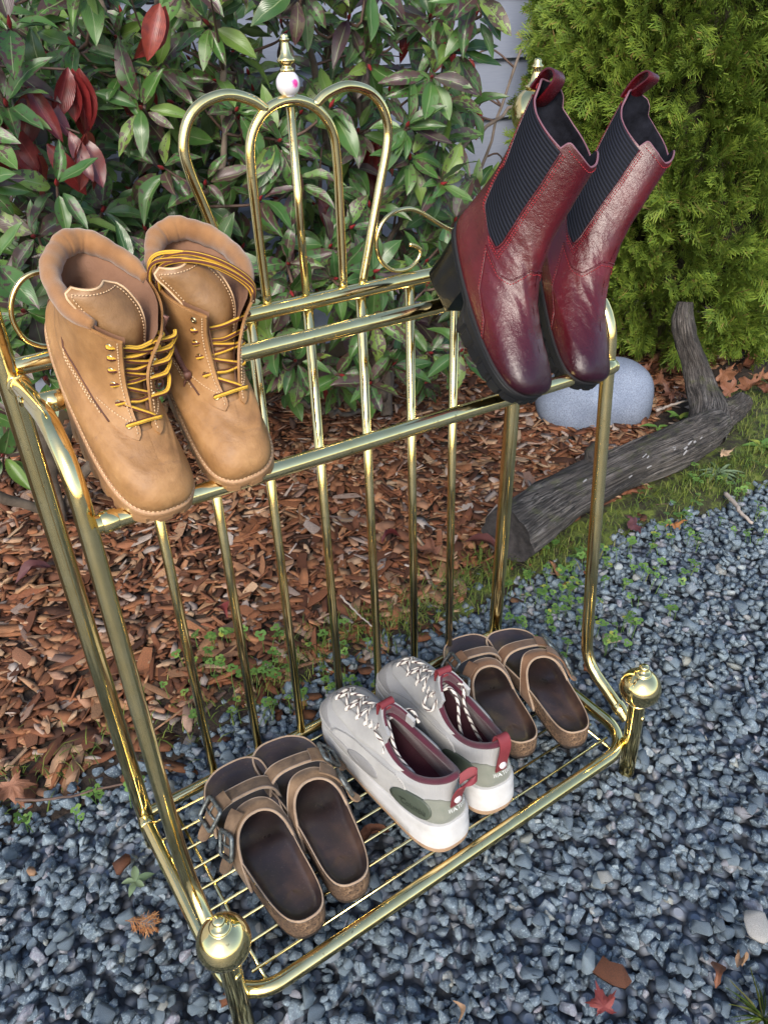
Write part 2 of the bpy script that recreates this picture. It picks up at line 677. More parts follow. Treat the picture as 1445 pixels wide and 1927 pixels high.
# ------------------------------------------------------------------ the brass shoe rack
def mat_brass():
    t = NT('brass')
    c = t.coord()
    n = t.noise(c, 35, 4, 0.6)
    spots = t.noise(c, 160, 2, 0.5)
    col = t.mix(t.ramp(spots, [(0.68, 0.0), (0.75, 0.55)]), t.ramp(n, [(0.3, (0.84, 0.65, 0.27)), (0.7, (0.92, 0.76, 0.38))]), (0.30, 0.22, 0.09))
    tar = t.noise(c, 9, 5, 0.7)
    col = t.mix(t.ramp(tar, [(0.56, 0.0), (0.72, 0.45)]), col, (0.52, 0.40, 0.17))
    scr = t.noise(t.mapping(c, (1, 1, 6)), 240, 2, 0.6)
    rg = t.ramp(n, [(0.3, 0.07), (0.7, 0.14)])
    return t.done(Base_Color=col, Metallic=1.0, Roughness=rg, Normal=t.bump(scr, 0.05, 0.0006, t.bump(t.noise(c, 60, 3), 0.07, 0.001)))


M_BRASS = mat_brass()
M_PEARL = NT('pearl_glaze')
_c = M_PEARL.coord()
_d = M_PEARL.n('VectorMath', {0: _c, 1: (.0012, -.0112, .8660)}, operation='DISTANCE').outputs['Value']
_d = M_PEARL.math('ADD', M_PEARL.math('MULTIPLY', _d, 120.0), M_PEARL.math('MULTIPLY', M_PEARL.noise(_c, 320, 3), .55))
M_PEARL = M_PEARL.done(Base_Color=M_PEARL.ramp(_d, [(0.52, (0.62, 0.04, 0.26)), (0.66, (0.70, 0.22, 0.45)), (0.76, (0.60, 0.58, 0.61))]), Roughness=0.22, Coat_Weight=0.5)

rack = thing('shoe_rack', 'tall brass shoe rack with a crown shaped back and ball topped legs on gravel', 'shoe rack', (0, 0, 0))
RT = 0.303
Z_SH = 0.047


def ball_finial(base, r, tip, name='ball', axis=(0, 0, 1)):
    pr = [(0.0135, -r * 1.02), (0.0135, -r * .9)]
    pr += [(r * math.sin(a), -r * math.cos(a)) for a in np.linspace(0.45, PI - 0.33, 22)]
    pr += [(0.0105, r * .96), (0.0108, r * 1.02), (0.0085, r * 1.06), (0.0040, r * 1.12), (0.0036, r * 1.22), (0.0062, r * 1.28), (0.0066, r * 1.36), (0.0050, r * 1.44), (0.0, r * 1.46)]
    if tip:
        pr = pr[:-9] + [(0.013, r * .93), (0.0135, r * 1.0), (0.0095, r * 1.05), (0.0075, r * 1.2), (0.0055, r * 1.45), (0.0046, r * 1.62), (0.0065, r * 1.67), (0.0065, r * 1.74), (0.0040, r * 1.82), (0.0044, r * 1.92), (0.003, r * 2.0), (0, r * 2.02)]
    return lathe(pr, 32, base, axis)


for s in (-1, 1):
    lean = -0.0075 if s < 0 else 0.0094
    ly = 0.0 if s < 0 else -0.009
    top = np.array([s * .30 + lean * .88, ly * .88, 0.795])
    bot = np.array([s * .30, 0, -0.012])
    obj('post', tube([bot, top], 0.0105, 20), M_BRASS, rack, auto=40)
    o = obj('post_finial', ball_finial(top + np.array([0, 0, .026]), 0.0265, True), M_BRASS, rack)
    lx, lyy = (-.2997, -.2797) if s < 0 else (.294, -.289)
    lb = np.array([lx, lyy, -0.012])
    lt = np.array([lx, lyy, 0.135])
    if s > 0:
        lb = np.array([.300, -.289, -0.012])
    lg = obj('front_leg', tube([lb, lt], 0.0113, 20), M_BRASS, rack, auto=40)
    obj('ball_knob', ball_finial(lt + np.array([0, 0, .021]), 0.0268, False), M_BRASS, rack)
    mb = MB()
    mb.add(lathe([(0.0042, 0), (0.0042, .0012), (0.003, .0018), (0, .0018)], 14, (lx + .003, lyy - .0108, .105), (0.25, -1, 0.1)))
    obj('leg_screw', mb, M_BRASS, rack)
    # bent side arm from post collar forward, down and out to the leg
    arm = fillet([(s * .30, -.008, .648), (s * .30, -.158, .654), (s * .302, -.184, .20), (s * .30, -.192, .128), (s * .299, -.276, .082)], [.062, .4, .06], 9)
    obj('side_arm', tube(arm, 0.0083, 18), M_BRASS, rack, auto=50)
    for p, d in (((s * .30, -.010, .648), (0, -1, 0.03)), ((s * .2995, -.262, .0895), (0, 1, 0.5))):
        obj('arm_collar', lathe([(0.0096, -.004), (0.0101, -.003), (0.0101, .008), (0.0096, .009), (0.0084, .0092)], 20, p, d), M_BRASS, rack, auto=50)
    obj('arm_screw', lathe([(0.0046, 0), (0.0046, .001), (0.003, .0019), (0, .002)], 12, (s * .3083, -.06, .651), (s, 0, 0)), M_BRASS, rack, auto=50)
# shelf frame: one U tube with rounded front corners plus the straight rear rail
U = fillet([(-RT, -.006, Z_SH), (-RT, -.2885, Z_SH), (RT, -.2885, Z_SH), (RT, -.006, Z_SH)], .05, 12)
obj('shelf_frame', tube(U, 0.0087, 18), M_BRASS, rack, auto=50)
obj('rear_shelf_rail', tube([(-.292, 0, Z_SH), (.292, 0, Z_SH)], 0.0075, 16), M_BRASS, rack, auto=50)
for s in (-1, 1):
    obj('shelf_collar', lathe([(0.0098, -.004), (0.0104, -.003), (0.0104, .007), (0.0098, .008), (0.0088, .0082)], 18, (s * RT, -.014, Z_SH), (0, -1, 0)), M_BRASS, rack, auto=50)
for i in range(9):
    y = -.0235 - .0301 * i
    obj('shelf_wire', tube([(-RT + .006 if i < 7 else -.276, y, Z_SH + .004), (RT - .006 if i < 7 else .276, y, Z_SH + .004)], 0.0018, 8), M_BRASS, rack)
for s in (-1, 1):
    obj('cross_wire', tube([(s * .2665, -.004, Z_SH + .0008), (s * .2665, -.282, Z_SH + .0008)], 0.0020, 8), M_BRASS, rack)
# rails
obj('top_rail', tube([(-.297, 0, .6603), (.300, -.004, .6629)], 0.0082, 18), M_BRASS, rack, auto=50)
R2Y, R2Z = -.0776, .6515
obj('upper_front_rail', tube([(-.296, R2Y, R2Z + .0012), (.296, R2Y, R2Z)], 0.0080, 18), M_BRASS, rack, auto=50)
R3Y, R3Z, R3ZL = -.176, .5705, .5830
obj('lower_front_rail', tube([(-.296, R3Y, R3ZL), (.296, R3Y, R3Z)], 0.0078, 18), M_BRASS, rack, auto=50)
for s in (-1, 1):
    for (y, z) in ((R2Y, R2Z), (R3Y, R3ZL if s < 0 else R3Z)):
        obj('rail_collar', lathe([(0.0082, -.006), (0.0090, -.005), (0.0090, .006), (0.0084, .007)], 18, (s * .286, y, z), (-s, 0, 0)), M_BRASS, rack, auto=50)
# spindles of the back
for i in range(7):
    x = 0.0006 + (i - 3) * .0674
    obj('spindle', tube([(x, 0, Z_SH), (x, 0, .656)], 0.0057, 14), M_BRASS, rack)
# crown
inn = spline([(-.0460, 0, .666), (-.0475, 0, .74), (-.0475, 0, .795), (-.0440, 0, .823), (-.0300, 0, .842), (-.0100, 0, .8510), (.0100, 0, .8510), (.0300, 0, .842), (.0440, 0, .823), (.0475, 0, .795), (.0475, 0, .74), (.0465, 0, .666)], 72)
obj('crown_arch', tube(inn, 0.0048, 16), M_BRASS, rack)
for s in (-1, 1):
    pts = [(s * .026, 0, .8455), (s * .040, 0, .8545), (s * .063, 0, .8600), (s * .087, 0, .8550), (s * .103, 0, .8420), (s * .1105, 0, .8220), (s * .1085, 0, .8010), (s * .099, 0, .768), (s * .086, 0, .722), (s * .0705, 0, .666)]
    obj('crown_loop', tube(spline(pts, 60), 0.0049, 16), M_BRASS, rack)
    sc = [(s * .290, -.003, .668), (s * .245, 0, .690), (s * .192, 0, .709), (s * .150, 0, .7335), (s * .128, 0, .7385), (s * .108, 0, .734), (s * .095, 0, .721), (s * .0915, 0, .704), (s * .098, 0, .687), (s * .113, 0, .6755), (s * .132, 0, .6735), (s * .146, 0, .680), (s * .1515, 0, .690), (s * .145, 0, .697), (s * .136, 0, .700)]
    if s < 0:
        sc = [(s * .160, 0, .668), (s * .200, 0, .705), (s * .235, 0, .730), (s * .255, 0, .7365), (s * .270, 0, .734), (s * .281, 0, .724), (s * .287, 0, .711), (s * .288, 0, .698), (s * .283, 0, .683), (s * .270, 0, .6735), (s * .254, 0, .6725), (s * .242, 0, .680), (s * .238, 0, .689), (s * .244, 0, .696)]
    obj('scroll_wire', tube(spline(sc, 64), 0.0024, 10), M_BRASS, rack)
obj('crown_bar', tube([(0, 0, .665), (0, 0, .846)], 0.0043, 14), M_BRASS, rack)
obj('crown_bead', lathe([(0.004, .8545), (0.006, .8552)] + [(0.0112 * math.sin(a), .8655 - 0.0112 * math.cos(a)) for a in np.linspace(.4, PI - .4, 18)] + [(0.005, .876)], 26, (-.0005, 0, 0)), M_PEARL, rack)
obj('crown_finial', lathe([(0.0058, .8745), (0.0066, .8752), (0.0066, .8775), (0.0046, .8785), (0.0042, .8805), (0.0078, .8825), (0.0086, .8842), (0.0074, .886), (0.0052, .8885), (0.0040, .8935), (0.0033, .8975), (0.0030, .8990), (0.0044, .8998), (0.0044, .9012), (0.0028, .9020), (0.0036, .9032), (0.0026, .9046), (0, .905)], 24, (-.0005, 0, 0)), M_BRASS, rack)
# ------------------------------------------------------------------ shoe shells: rings from the sole edge to the collar
def herm(keys, vals, t):
    """smooth interpolation of rows of vals at keys"""
    keys = np.asarray(keys, float)
    vals = np.asarray(vals, float)
    t = np.clip(np.asarray(t, float), keys[0], keys[-1] + 0.2)
    d = np.gradient(vals, keys, axis=0)
    i = np.clip(np.searchsorted(keys, t, side='right') - 1, 0, len(keys) - 2)
    h = (keys[i + 1] - keys[i])
    f = (t - keys[i]) / h
    f1 = f[..., None]
    hh = h[..., None]
    return ((1 + 2 * f1) * (1 - f1) ** 2 * vals[i] + f1 * (1 - f1) ** 2 * hh * d[i] + f1 ** 2 * (3 - 2 * f1) * vals[i + 1] + f1 ** 2 * (f1 - 1) * hh * d[i + 1])


class Shell:
    """theta 0 = toe, +pi/2 = right, pi = heel. level: t, ub, uf, hb, hm, hf, wb, wm, wf"""

    def __init__(self, levels, mirror=1, p=0.58, toe=-0.004, mid=0.002, fade=0.5, wrinkle=None, ptop=0.86, bend=(0.0, 0.0)):
        self.bend = bend
        a = np.array(levels, float)
        self.k, self.v = a[:, 0], a[:, 1:]
        self.ptop = ptop
        self.m, self.p, self.toe, self.mid, self.fade, self.wr = mirror, p, toe, mid, fade, wrinkle

    def raw(self, t, th):
        t, th = np.broadcast_arrays(np.asarray(t, float), np.asarray(th, float))
        q = herm(self.k, self.v, t)
        ub, uf, hb, hm, hf, wb, wm, wf = [q[..., i] for i in range(8)]
        s = (1 + np.cos(th)) / 2
        sn = np.sin(th)
        u = ub + (uf - ub) * s

        def quad(a, b, c, x0, x1, x2, x):
            return a * (x - x1) * (x - x2) / ((x0 - x1) * (x0 - x2)) + b * (x - x0) * (x - x2) / ((x1 - x0) * (x1 - x2)) + c * (x - x0) * (x - x1) / ((x2 - x0) * (x2 - x1))
        hw = quad(hb, hm, hf, .15, .5, .8, np.clip(s, 0.03, 0.94))
        pw = np.interp(t, [.15, .65], [self.p, max(self.p, self.ptop)])
        v = np.sign(sn) * np.abs(sn) ** pw * hw
        fd = np.clip(1 - t / self.fade, 0, 1)
        v = v + fd * (self.toe * s ** 3 + self.mid * 4 * s * (1 - s))
        w = quad(wb, wm, wf, 0, .5, 1, s)
        g = np.clip((t - .25) / .75, 0, 1)
        return np.stack([v * self.m + self.bend[0] * g, u + self.bend[1] * g, w], -1)

    def normal(self, t, th):
        e = 1e-3
        a = self.raw(np.asarray(t) + e, th) - self.raw(np.asarray(t) - e, th)
        b = self.raw(t, np.asarray(th) + e) - self.raw(t, np.asarray(th) - e)
        n = np.cross(b, a) * -self.m
        n = n / (np.linalg.norm(n, axis=-1, keepdims=True) + 1e-9)
        return -n if False else n

    def P(self, t, th, off=0.0):
        t, th = np.broadcast_arrays(np.asarray(t, float), np.asarray(th, float))
        p = self.raw(t, th)
        n = self.normal(t, th)
        o = np.asarray(off, float) + np.zeros(t.shape)
        if self.wr is not None:
            o = o + self.wr(t, th)
        return p + n * o[..., None]

    def ring(self, t, n=160, off=0.0):
        """ring sampled evenly along its length, starting at the toe"""
        th = np.linspace(0, 2 * PI, 721)
        p = self.raw(np.full(721, t), th)
        l = np.concatenate([[0], np.cumsum(np.linalg.norm(np.diff(p, axis=0), axis=1))])
        tt = np.interp(np.linspace(0, l[-1], n, endpoint=False), l, th)
        q = self.raw(np.full(n, t), tt)
        d = np.roll(q, -1, 0) - np.roll(q, 1, 0)
        o = np.stack([d[:, 1], -d[:, 0], 0 * d[:, 0]], 1) * -self.m
        o /= np.linalg.norm(o, axis=1)[:, None] + 1e-9
        o = o * 1.0
        return q + o * off, tt, o


TAN_LV = [(0.00, .004, .266, .037, .040, .050, .050, .018, .000),
          (0.10, .000, .270, .039, .043, .0515, .060, .031, .014),
          (0.22, .001, .265, .039, .043, .0490, .072, .045, .031),
          (0.33, .004, .247, .037, .041, .0430, .084, .059, .046),
          (0.43, .008, .215, .036, .039, .0380, .096, .073, .058),
          (0.53, .010, .185, .036, .038, .0345, .107, .087, .074),
          (0.66, .010, .162, .037, .039, .0345, .123, .108, .100),
          (0.82, .006, .150, .040, .043, .0380, .144, .133, .130),
          (1.00, -.002, .146, .044, .049, .0430, .168, .160, .160)]
BURG_LV = [(0.00, .004, .250, .031, .036, .0510, .092, .046, .034),
           (0.10, -.002, .256, .034, .039, .0540, .104, .060, .048),
           (0.20, -.004, .252, .035, .040, .0515, .116, .075, .064),
           (0.30, -.003, .232, .034, .039, .0440, .130, .090, .078),
           (0.40, .000, .196, .033, .037, .0355, .146, .110, .092),
           (0.50, .003, .164, .034, .037, .0345, .164, .136, .116),
           (0.62, .003, .144, .036, .040, .0360, .190, .170, .154),
           (0.80, -.004, .136, .040, .045, .0400, .228, .214, .206),
           (1.00, -.012, .134, .043, .049, .0430, .268, .257, .252)]
SNK_LV = [(0.00, .006, .278, .039, .039, .0505, .047, .032, .030),
          (0.13, .000, .283, .040, .041, .0520, .055, .042, .041),
          (0.27, .000, .274, .039, .041, .0480, .066, .054, .056),
          (0.40, .003, .250, .037, .038, .0400, .077, .066, .068),
          (0.54, .006, .212, .035, .037, .0350, .083, .076, .079),
          (0.68, .006, .182, .0335, .0355, .0315, .096, .085, .093),
          (0.84, .004, .162, .0295, .0305, .0285, .112, .092, .109),
          (1.00, .001, .148, .0250, .0270, .0262, .126, .095, .119)]
SAN_LV = [(0.00, .004, .252, .0345, .0345, .0500, 0, 0, 0), (1.0, .000, .258, .0365, .0365, .0525, .026, .024, .022)]




def modlv(lv, q):
    """adjust a last: shaft lean, heel lift, shaft height, shaft depth, shaft width"""
    lean, lift, zt, df, hw = q
    a = np.array(lv, float).copy()
    t = a[:, 0]
    g = np.clip((t - .25) / .75, 0, 1)
    a[:, 1] += lean * g
    a[:, 2] += lean * g + df * g
    a[:, 6:9] += zt * g[:, None]
    a[:, 3:6] *= (1 + hw * g)[:, None]
    h = np.clip(1 - t / .9, 0, 1)
    a[:, 6] += lift * h
    a[:, 7] += lift * .45 * h
    return a


def burg_wr(t, th):
    d = np.minimum(th, 2 * PI - th)
    fr = np.exp(-(d / 1.35) ** 2)
    z = np.exp(-((t - .41) / .075) ** 2) * fr
    a = np.exp(-((t - .55) / .09) ** 2) * np.exp(-(d / 1.7) ** 2)
    w1 = np.sin(t * 118 + 3.2 * np.sin(th * 1.3 + .4) + 1.6 * np.sin(th * 4.1 + 1))
    w2 = np.sin(t * 61 - 2.6 * np.sin(th * 1.7) + 2.1 * np.sin(3.3 * th + 2))
    w3 = np.sin(t * 180 + 6 * np.sin(th * 2.1) + 9 * th)
    return 0.0010 * z * (w1 * (.55 + .45 * np.sin(th * 3 + 9 * t)) + .5 * w2) + 0.0011 * a * (w2 * (.6 + .4 * np.sin(2.2 * th)) + .35 * w3) + 0.0006 * np.sin(5 * th + 11 * t) * np.clip(t - .15, 0, .3) * 2


def tan_wr(t, th):
    d = np.minimum(th, 2 * PI - th)
    z = np.exp(-((t - .40) / .10) ** 2) * np.exp(-(d / 1.6) ** 2)
    return 0.0011 * z * np.sin(t * 70 + 4 * np.sin(th * 2 + .5)) + 0.0022 * (np.sin(5 * th + 9 * t) + .6 * np.sin(8.3 * th - 17 * t + 1)) * np.clip(t - .1, 0, .4) + .0012 * np.sin(3.1 * th + 2) * np.sin(t * 14)


TAN_Q = (0.0039, 0.0102, -0.0168, 0.0336, 0.0639)
BURG_Q = (-0.0278, 0.0033, 0.0734, -0.0178, 0.0203)
# ------------------------------------------------------------------ shoe building tools
def vf_grid(P, closed=False, flip=False, uv=False):
    n, m = P.shape[:2]
    return P.reshape(-1, 3), gridf(n, m, closed, flip)


def grid_uv(n, m):
    a, b = np.meshgrid(np.linspace(0, 1, n), np.linspace(0, 1, m), indexing='ij')
    return np.stack([b.ravel(), a.ravel()], 1)


def panel(shell, T, TH, off=0.0016, base=-0.0006, edge=True):
    """a thin sheet lying on the shell with turned-down edges"""
    n, m = T.shape
    T2 = np.pad(T, 1, mode='edge')
    H2 = np.pad(TH, 1, mode='edge')
    O = np.full((n + 2, m + 2), base)
    O[1:-1, 1:-1] = off
    P = shell.P(T2, H2, O)
    V, F = vf_grid(P, flip=(shell.m < 0))
    return V, F


def th_at(shell, t, x, side):
    """theta where the ring at t is |x| from the centre line, on side +1 (theta>0) or -1"""
    th = np.linspace(0, 1.7, 400)
    t = np.atleast_1d(t)
    x = np.broadcast_to(np.atleast_1d(x), t.shape)
    out = []
    for a, b in zip(t, x):
        v = np.abs(shell.raw(np.full(400, a), th)[:, 0] - shell.raw(a, 0.0)[..., 0])
        out.append(np.interp(b, np.maximum.accumulate(v), th))
    return np.array(out) * side


def on(shell, t, th, off=0.0):
    return shell.P(np.asarray(t, float), np.asarray(th, float), off)


def sole_loft(shell, rows, bot, n=168, lug=None, cap=True, srange=None):
    ring, th, o = shell.ring(0.0, n)
    s = (1 + np.cos(th)) / 2
    b = bot(s)
    L = []
    for off, f in rows:
        q = ring + o * off
        if lug is not None:
            q = q + o * lug(np.arange(n), f, s)[:, None]
        q[:, 2] = ring[:, 2] + (b - ring[:, 2]) * f
        L.append(q)
    P = np.stack(L)
    V, F = vf_grid(P, True, flip=(shell.m > 0))
    if cap:
        k = len(V) - n
        c = P[-1].copy()
        mid = P[-1].copy()
        mid[:, 0] *= 0.02
        V = np.vstack([V, mid])
        F = F + [tuple(f) for f in (np.array(gridf(2, n, True, flip=(shell.m > 0))) + k).tolist()]
    return V, F


def stitch(path, r, mat, parent, step=.0042, duty=.62, seg=4):
    """a row of separate thread stitches along a path"""
    l = np.concatenate([[0], np.cumsum(np.linalg.norm(np.diff(path, axis=0), axis=1))])
    mb = MB()
    a = 0.0
    while a + step * duty < l[-1]:
        q = np.linspace(a, a + step * duty, 3)
        p = np.stack([np.interp(q, l, path[:, k]) for k in range(3)], 1)
        mb.add(tube(p, np.array([r * .6, r, r * .6]), seg))
        a += step
    return obj('stitching', mb, mat, parent, kind='stuff')


def root(name, label, cat, pose, group=None):
    T, R, s = pose[:3]
    o = thing(name, label, cat, (0, 0, 0), group)
    o.matrix_world = mat4(np.array(R), s, T)
    return o


def lace_uv(path, r, seg=8):
    V, F = tube(path, r, seg, caps=True)
    n = len(path)
    l = np.concatenate([[0], np.cumsum(np.linalg.norm(np.diff(path, axis=0), axis=1))])
    th = np.linspace(0, 2 * PI, seg, endpoint=False)
    uv = np.stack([np.tile(np.cos(th) * .5 + .5, n), np.repeat(l, seg)], 1)
    return V, F, uv


def lace(name, mats, parent, path, r, n=None, label=None):
    p = spline(path, n or len(path) * 7)
    V, F, uv = lace_uv(p, r)
    return put(name, make_mesh(name, V, F, mats, True, uv), parent, label=label)


def eyelet(parent, mat, p, nrm, r=0.0034):
    return obj('eyelet', lathe([(r * .5, .0002), (r * .55, .0012), (r, .0012), (r * 1.15, .0004), (r * 1.15, -.001)], 14, p, nrm), mat, parent)


def leather(name, stops, rough=0.5, grain=900, bump=0.35, big=12, scuff=None, coat=0.0, detail=5, streak=(1, 1, 1), bd=0.0006, crease=None, burnish=None, spec=0.5):
    t = NT(name)
    c = t.coord()
    n = t.noise(t.mapping(c, streak), big, detail, 0.6)
    col = t.ramp(n, stops)
    if scuff:
        f = t.noise(t.mapping(c, (1, 2.2, 1)), 38, 6, 0.7)
        col = t.mix(t.ramp(f, [(0.60, 0.0), (0.72, 0.7)]), col, scuff)
    if burnish:
        sx = t.n('SeparateXYZ', {'Vector': c}).outputs
        f = t.math('ADD', sx[1], t.math('MULTIPLY', t.math('SUBTRACT', n, .5), .06))
        col = t.mix(t.ramp(f, [(burnish[0], 0.0), (burnish[1], burnish[3])]), col, burnish[2])
    v = t.n('TexVoronoi', {'Vector': c, 'Scale': grain}, feature='F1')
    w = t.noise(c, 55, 5, 0.6)
    nb = t.bump(v.outputs['Distance'], bump, bd)
    nb = t.bump(w, 0.35, 0.003, nb)
    if crease:
        k = t.noise(t.mapping(c, (1, 1, 2.4)), crease[0], 5, 0.62, 1.6)
        k = t.math('ABSOLUTE', t.math('SUBTRACT', k, 0.5))
        kk = t.ramp(k, [(0.0, 0.0), (0.016, 1.0)])
        nb = t.bump(kk, crease[1], 0.0016, nb)
        col = t.mix(t.math('MULTIPLY', t.math('SUBTRACT', 1.0, kk), crease[2]), col, crease[3])
    return t.done(Base_Color=col, Roughness=t.ramp(n, [(0.3, rough * .88), (0.7, min(1, rough * 1.12))]), Normal=nb, Coat_Weight=coat, Coat_Roughness=0.25, Specular_IOR_Level=spec)


def suede(name, a, b, grain=220, rough=0.9, sheen=0.35):
    t = NT(name)
    c = t.coord()
    n = t.noise(c, 26, 6, 0.65)
    col = t.ramp(n, [(0.32, a), (0.68, b)])
    nb = t.bump(t.noise(c, grain * 4, 3, 0.7), 0.4, 0.0008)
    return t.done(Base_Color=col, Roughness=rough, Normal=nb, Sheen_Weight=sheen, Sheen_Roughness=0.5, Specular_IOR_Level=0.25 if sheen else 0.06)


def lace_mat(name, a, b, kind='stripe'):
    t = NT(name)
    uv = t.n('SeparateXYZ', {'Vector': t.coord('UV')}).outputs
    if kind == 'stripe':
        f = t.ramp(uv[0], [(0.0, 1), (0.10, 1), (0.13, 0), (0.44, 0), (0.47, 1), (0.53, 1), (0.56, 0), (0.87, 0), (0.9, 1), (1, 1)], 'LINEAR')
    else:
        w = t.math('FRACT', t.math('ADD', t.math('MULTIPLY', uv[1], 75.0), t.math('MULTIPLY', uv[0], 0.9)))
        f = t.math('MULTIPLY', t.math('LESS_THAN', w, 0.36), t.math('GREATER_THAN', t.noise(t.coord('UV'), 60, 1), 0.36))
    col = t.mix(f, a, b)
    wv = t.math('SINE', t.math('MULTIPLY', uv[1], 4500.0))
    return t.done(Base_Color=col, Roughness=0.8, Normal=t.bump(wv, 0.4, 0.0004))


M_TAN = leather('tan_nubuck', [(0.25, (0.185, 0.088, 0.030)), (0.5, (0.285, 0.145, 0.052)), (0.75, (0.38, 0.21, 0.085))], 0.58, 1400, 0.15, 24, (0.17, 0.085, 0.04), detail=7, bd=.0004, crease=(16, 0.15, 0.18, (0.16, 0.075, 0.03)))
M_TONGUE = leather('tan_tongue', [(0.25, (0.15, 0.075, 0.028)), (0.5, (0.225, 0.118, 0.046)), (0.75, (0.30, 0.165, 0.07))], 0.5, 1200, 0.15, 26, (0.14, 0.07, 0.03), detail=7, bd=.0004)
M_TAN_IN = leather('tan_lining', [(0.3, (0.17, 0.082, 0.045)), (0.7, (0.25, 0.13, 0.075))], 0.8, 1200, 0.1, 20)
M_COLLAR = suede('tan_collar_felt', (0.20, 0.092, 0.034), (0.30, 0.15, 0.060), 260)
M_TAN_SOLE = simple('tan_sole_rubber', (0.27, 0.145, 0.065), 0.5, 0, 0.18, 40, 0.2)
M_WELT = simple('tan_welt', (0.36, 0.21, 0.11), 0.5, 0, 0.12, 300, 0.4)
M_THREAD = simple('pale_thread', (0.56, 0.38, 0.22), 0.7)
M_DTHREAD = simple('dark_seam', (0.09, 0.035, 0.02), 0.8)  # dark brown colour of the raised seam lines on the tan boots
M_LACE_Y = lace_mat('striped_lace', (0.62, 0.36, 0.030), (0.085, 0.020, 0.010))
M_EYE = simple('antique_brass_eyelet', (0.52, 0.43, 0.26), 0.28, 1.0)
M_ZIP = simple('zip_tape', (0.16, 0.07, 0.05), 0.6)
M_RED = leather('burgundy_leather', [(0.25, (0.032, 0.0020, 0.0038)), (0.5, (0.060, 0.0032, 0.0060)), (0.75, (0.095, 0.0054, 0.0090))], 0.25, 1000, 0.22, 14, None, 0.05, 7, (1, 1, .55), crease=(13, 0.18, 0.0, (0.030, 0.003, 0.004)), burnish=(0.165, 0.245, (0.014, 0.0030, 0.009), 0.88), spec=0.45)
M_GORE = NT('ribbed_elastic')
_w = M_GORE.n('TexWave', {'Vector': M_GORE.coord('UV'), 'Scale': 9.0, 'Distortion': 0.3, 'Detail': 1.0}, wave_type='BANDS', bands_direction='Y').outputs[1]
M_GORE = M_GORE.done(Base_Color=M_GORE.ramp(_w, [(0.2, (0.002, 0.0025, 0.0045)), (0.8, (0.010, 0.012, 0.020))]), Roughness=0.75, Normal=M_GORE.bump(_w, 0.5, 0.0010), Specular_IOR_Level=0.2)
M_FUR = suede('black_fleece', (0.002, 0.002, 0.003), (0.014, 0.015, 0.021), 160, 0.9, 0.0)
M_EDGE = simple('lavender_edge', (0.16, 0.07, 0.09), 0.6)
M_RTHREAD = simple('red_thread', (0.24, 0.008, 0.014), 0.6)
M_BLACK = simple('black_rubber', (0.006, 0.0065, 0.0075), 0.5, 0, 0.3, 50, 0.25, Specular_IOR_Level=0.3)
M_HEEL = simple('black_heel_stack', (0.003, 0.0035, 0.004), 0.2, 0, 0.5, 70, 0.12, Specular_IOR_Level=0.3)
M_BWELT = simple('black_welt', (0.011, 0.011, 0.0125), 0.5, 0, 0.4, 500, 0.6, Specular_IOR_Level=0.3)


def lugs(period, depth, f0=0.45, duty=0.62):
    def g(i, f, s):
        return np.where(((i % period) < period * duty) | (s < .46), 0.0, -depth) * (1.0 if f >= f0 else 0.0)
    return g


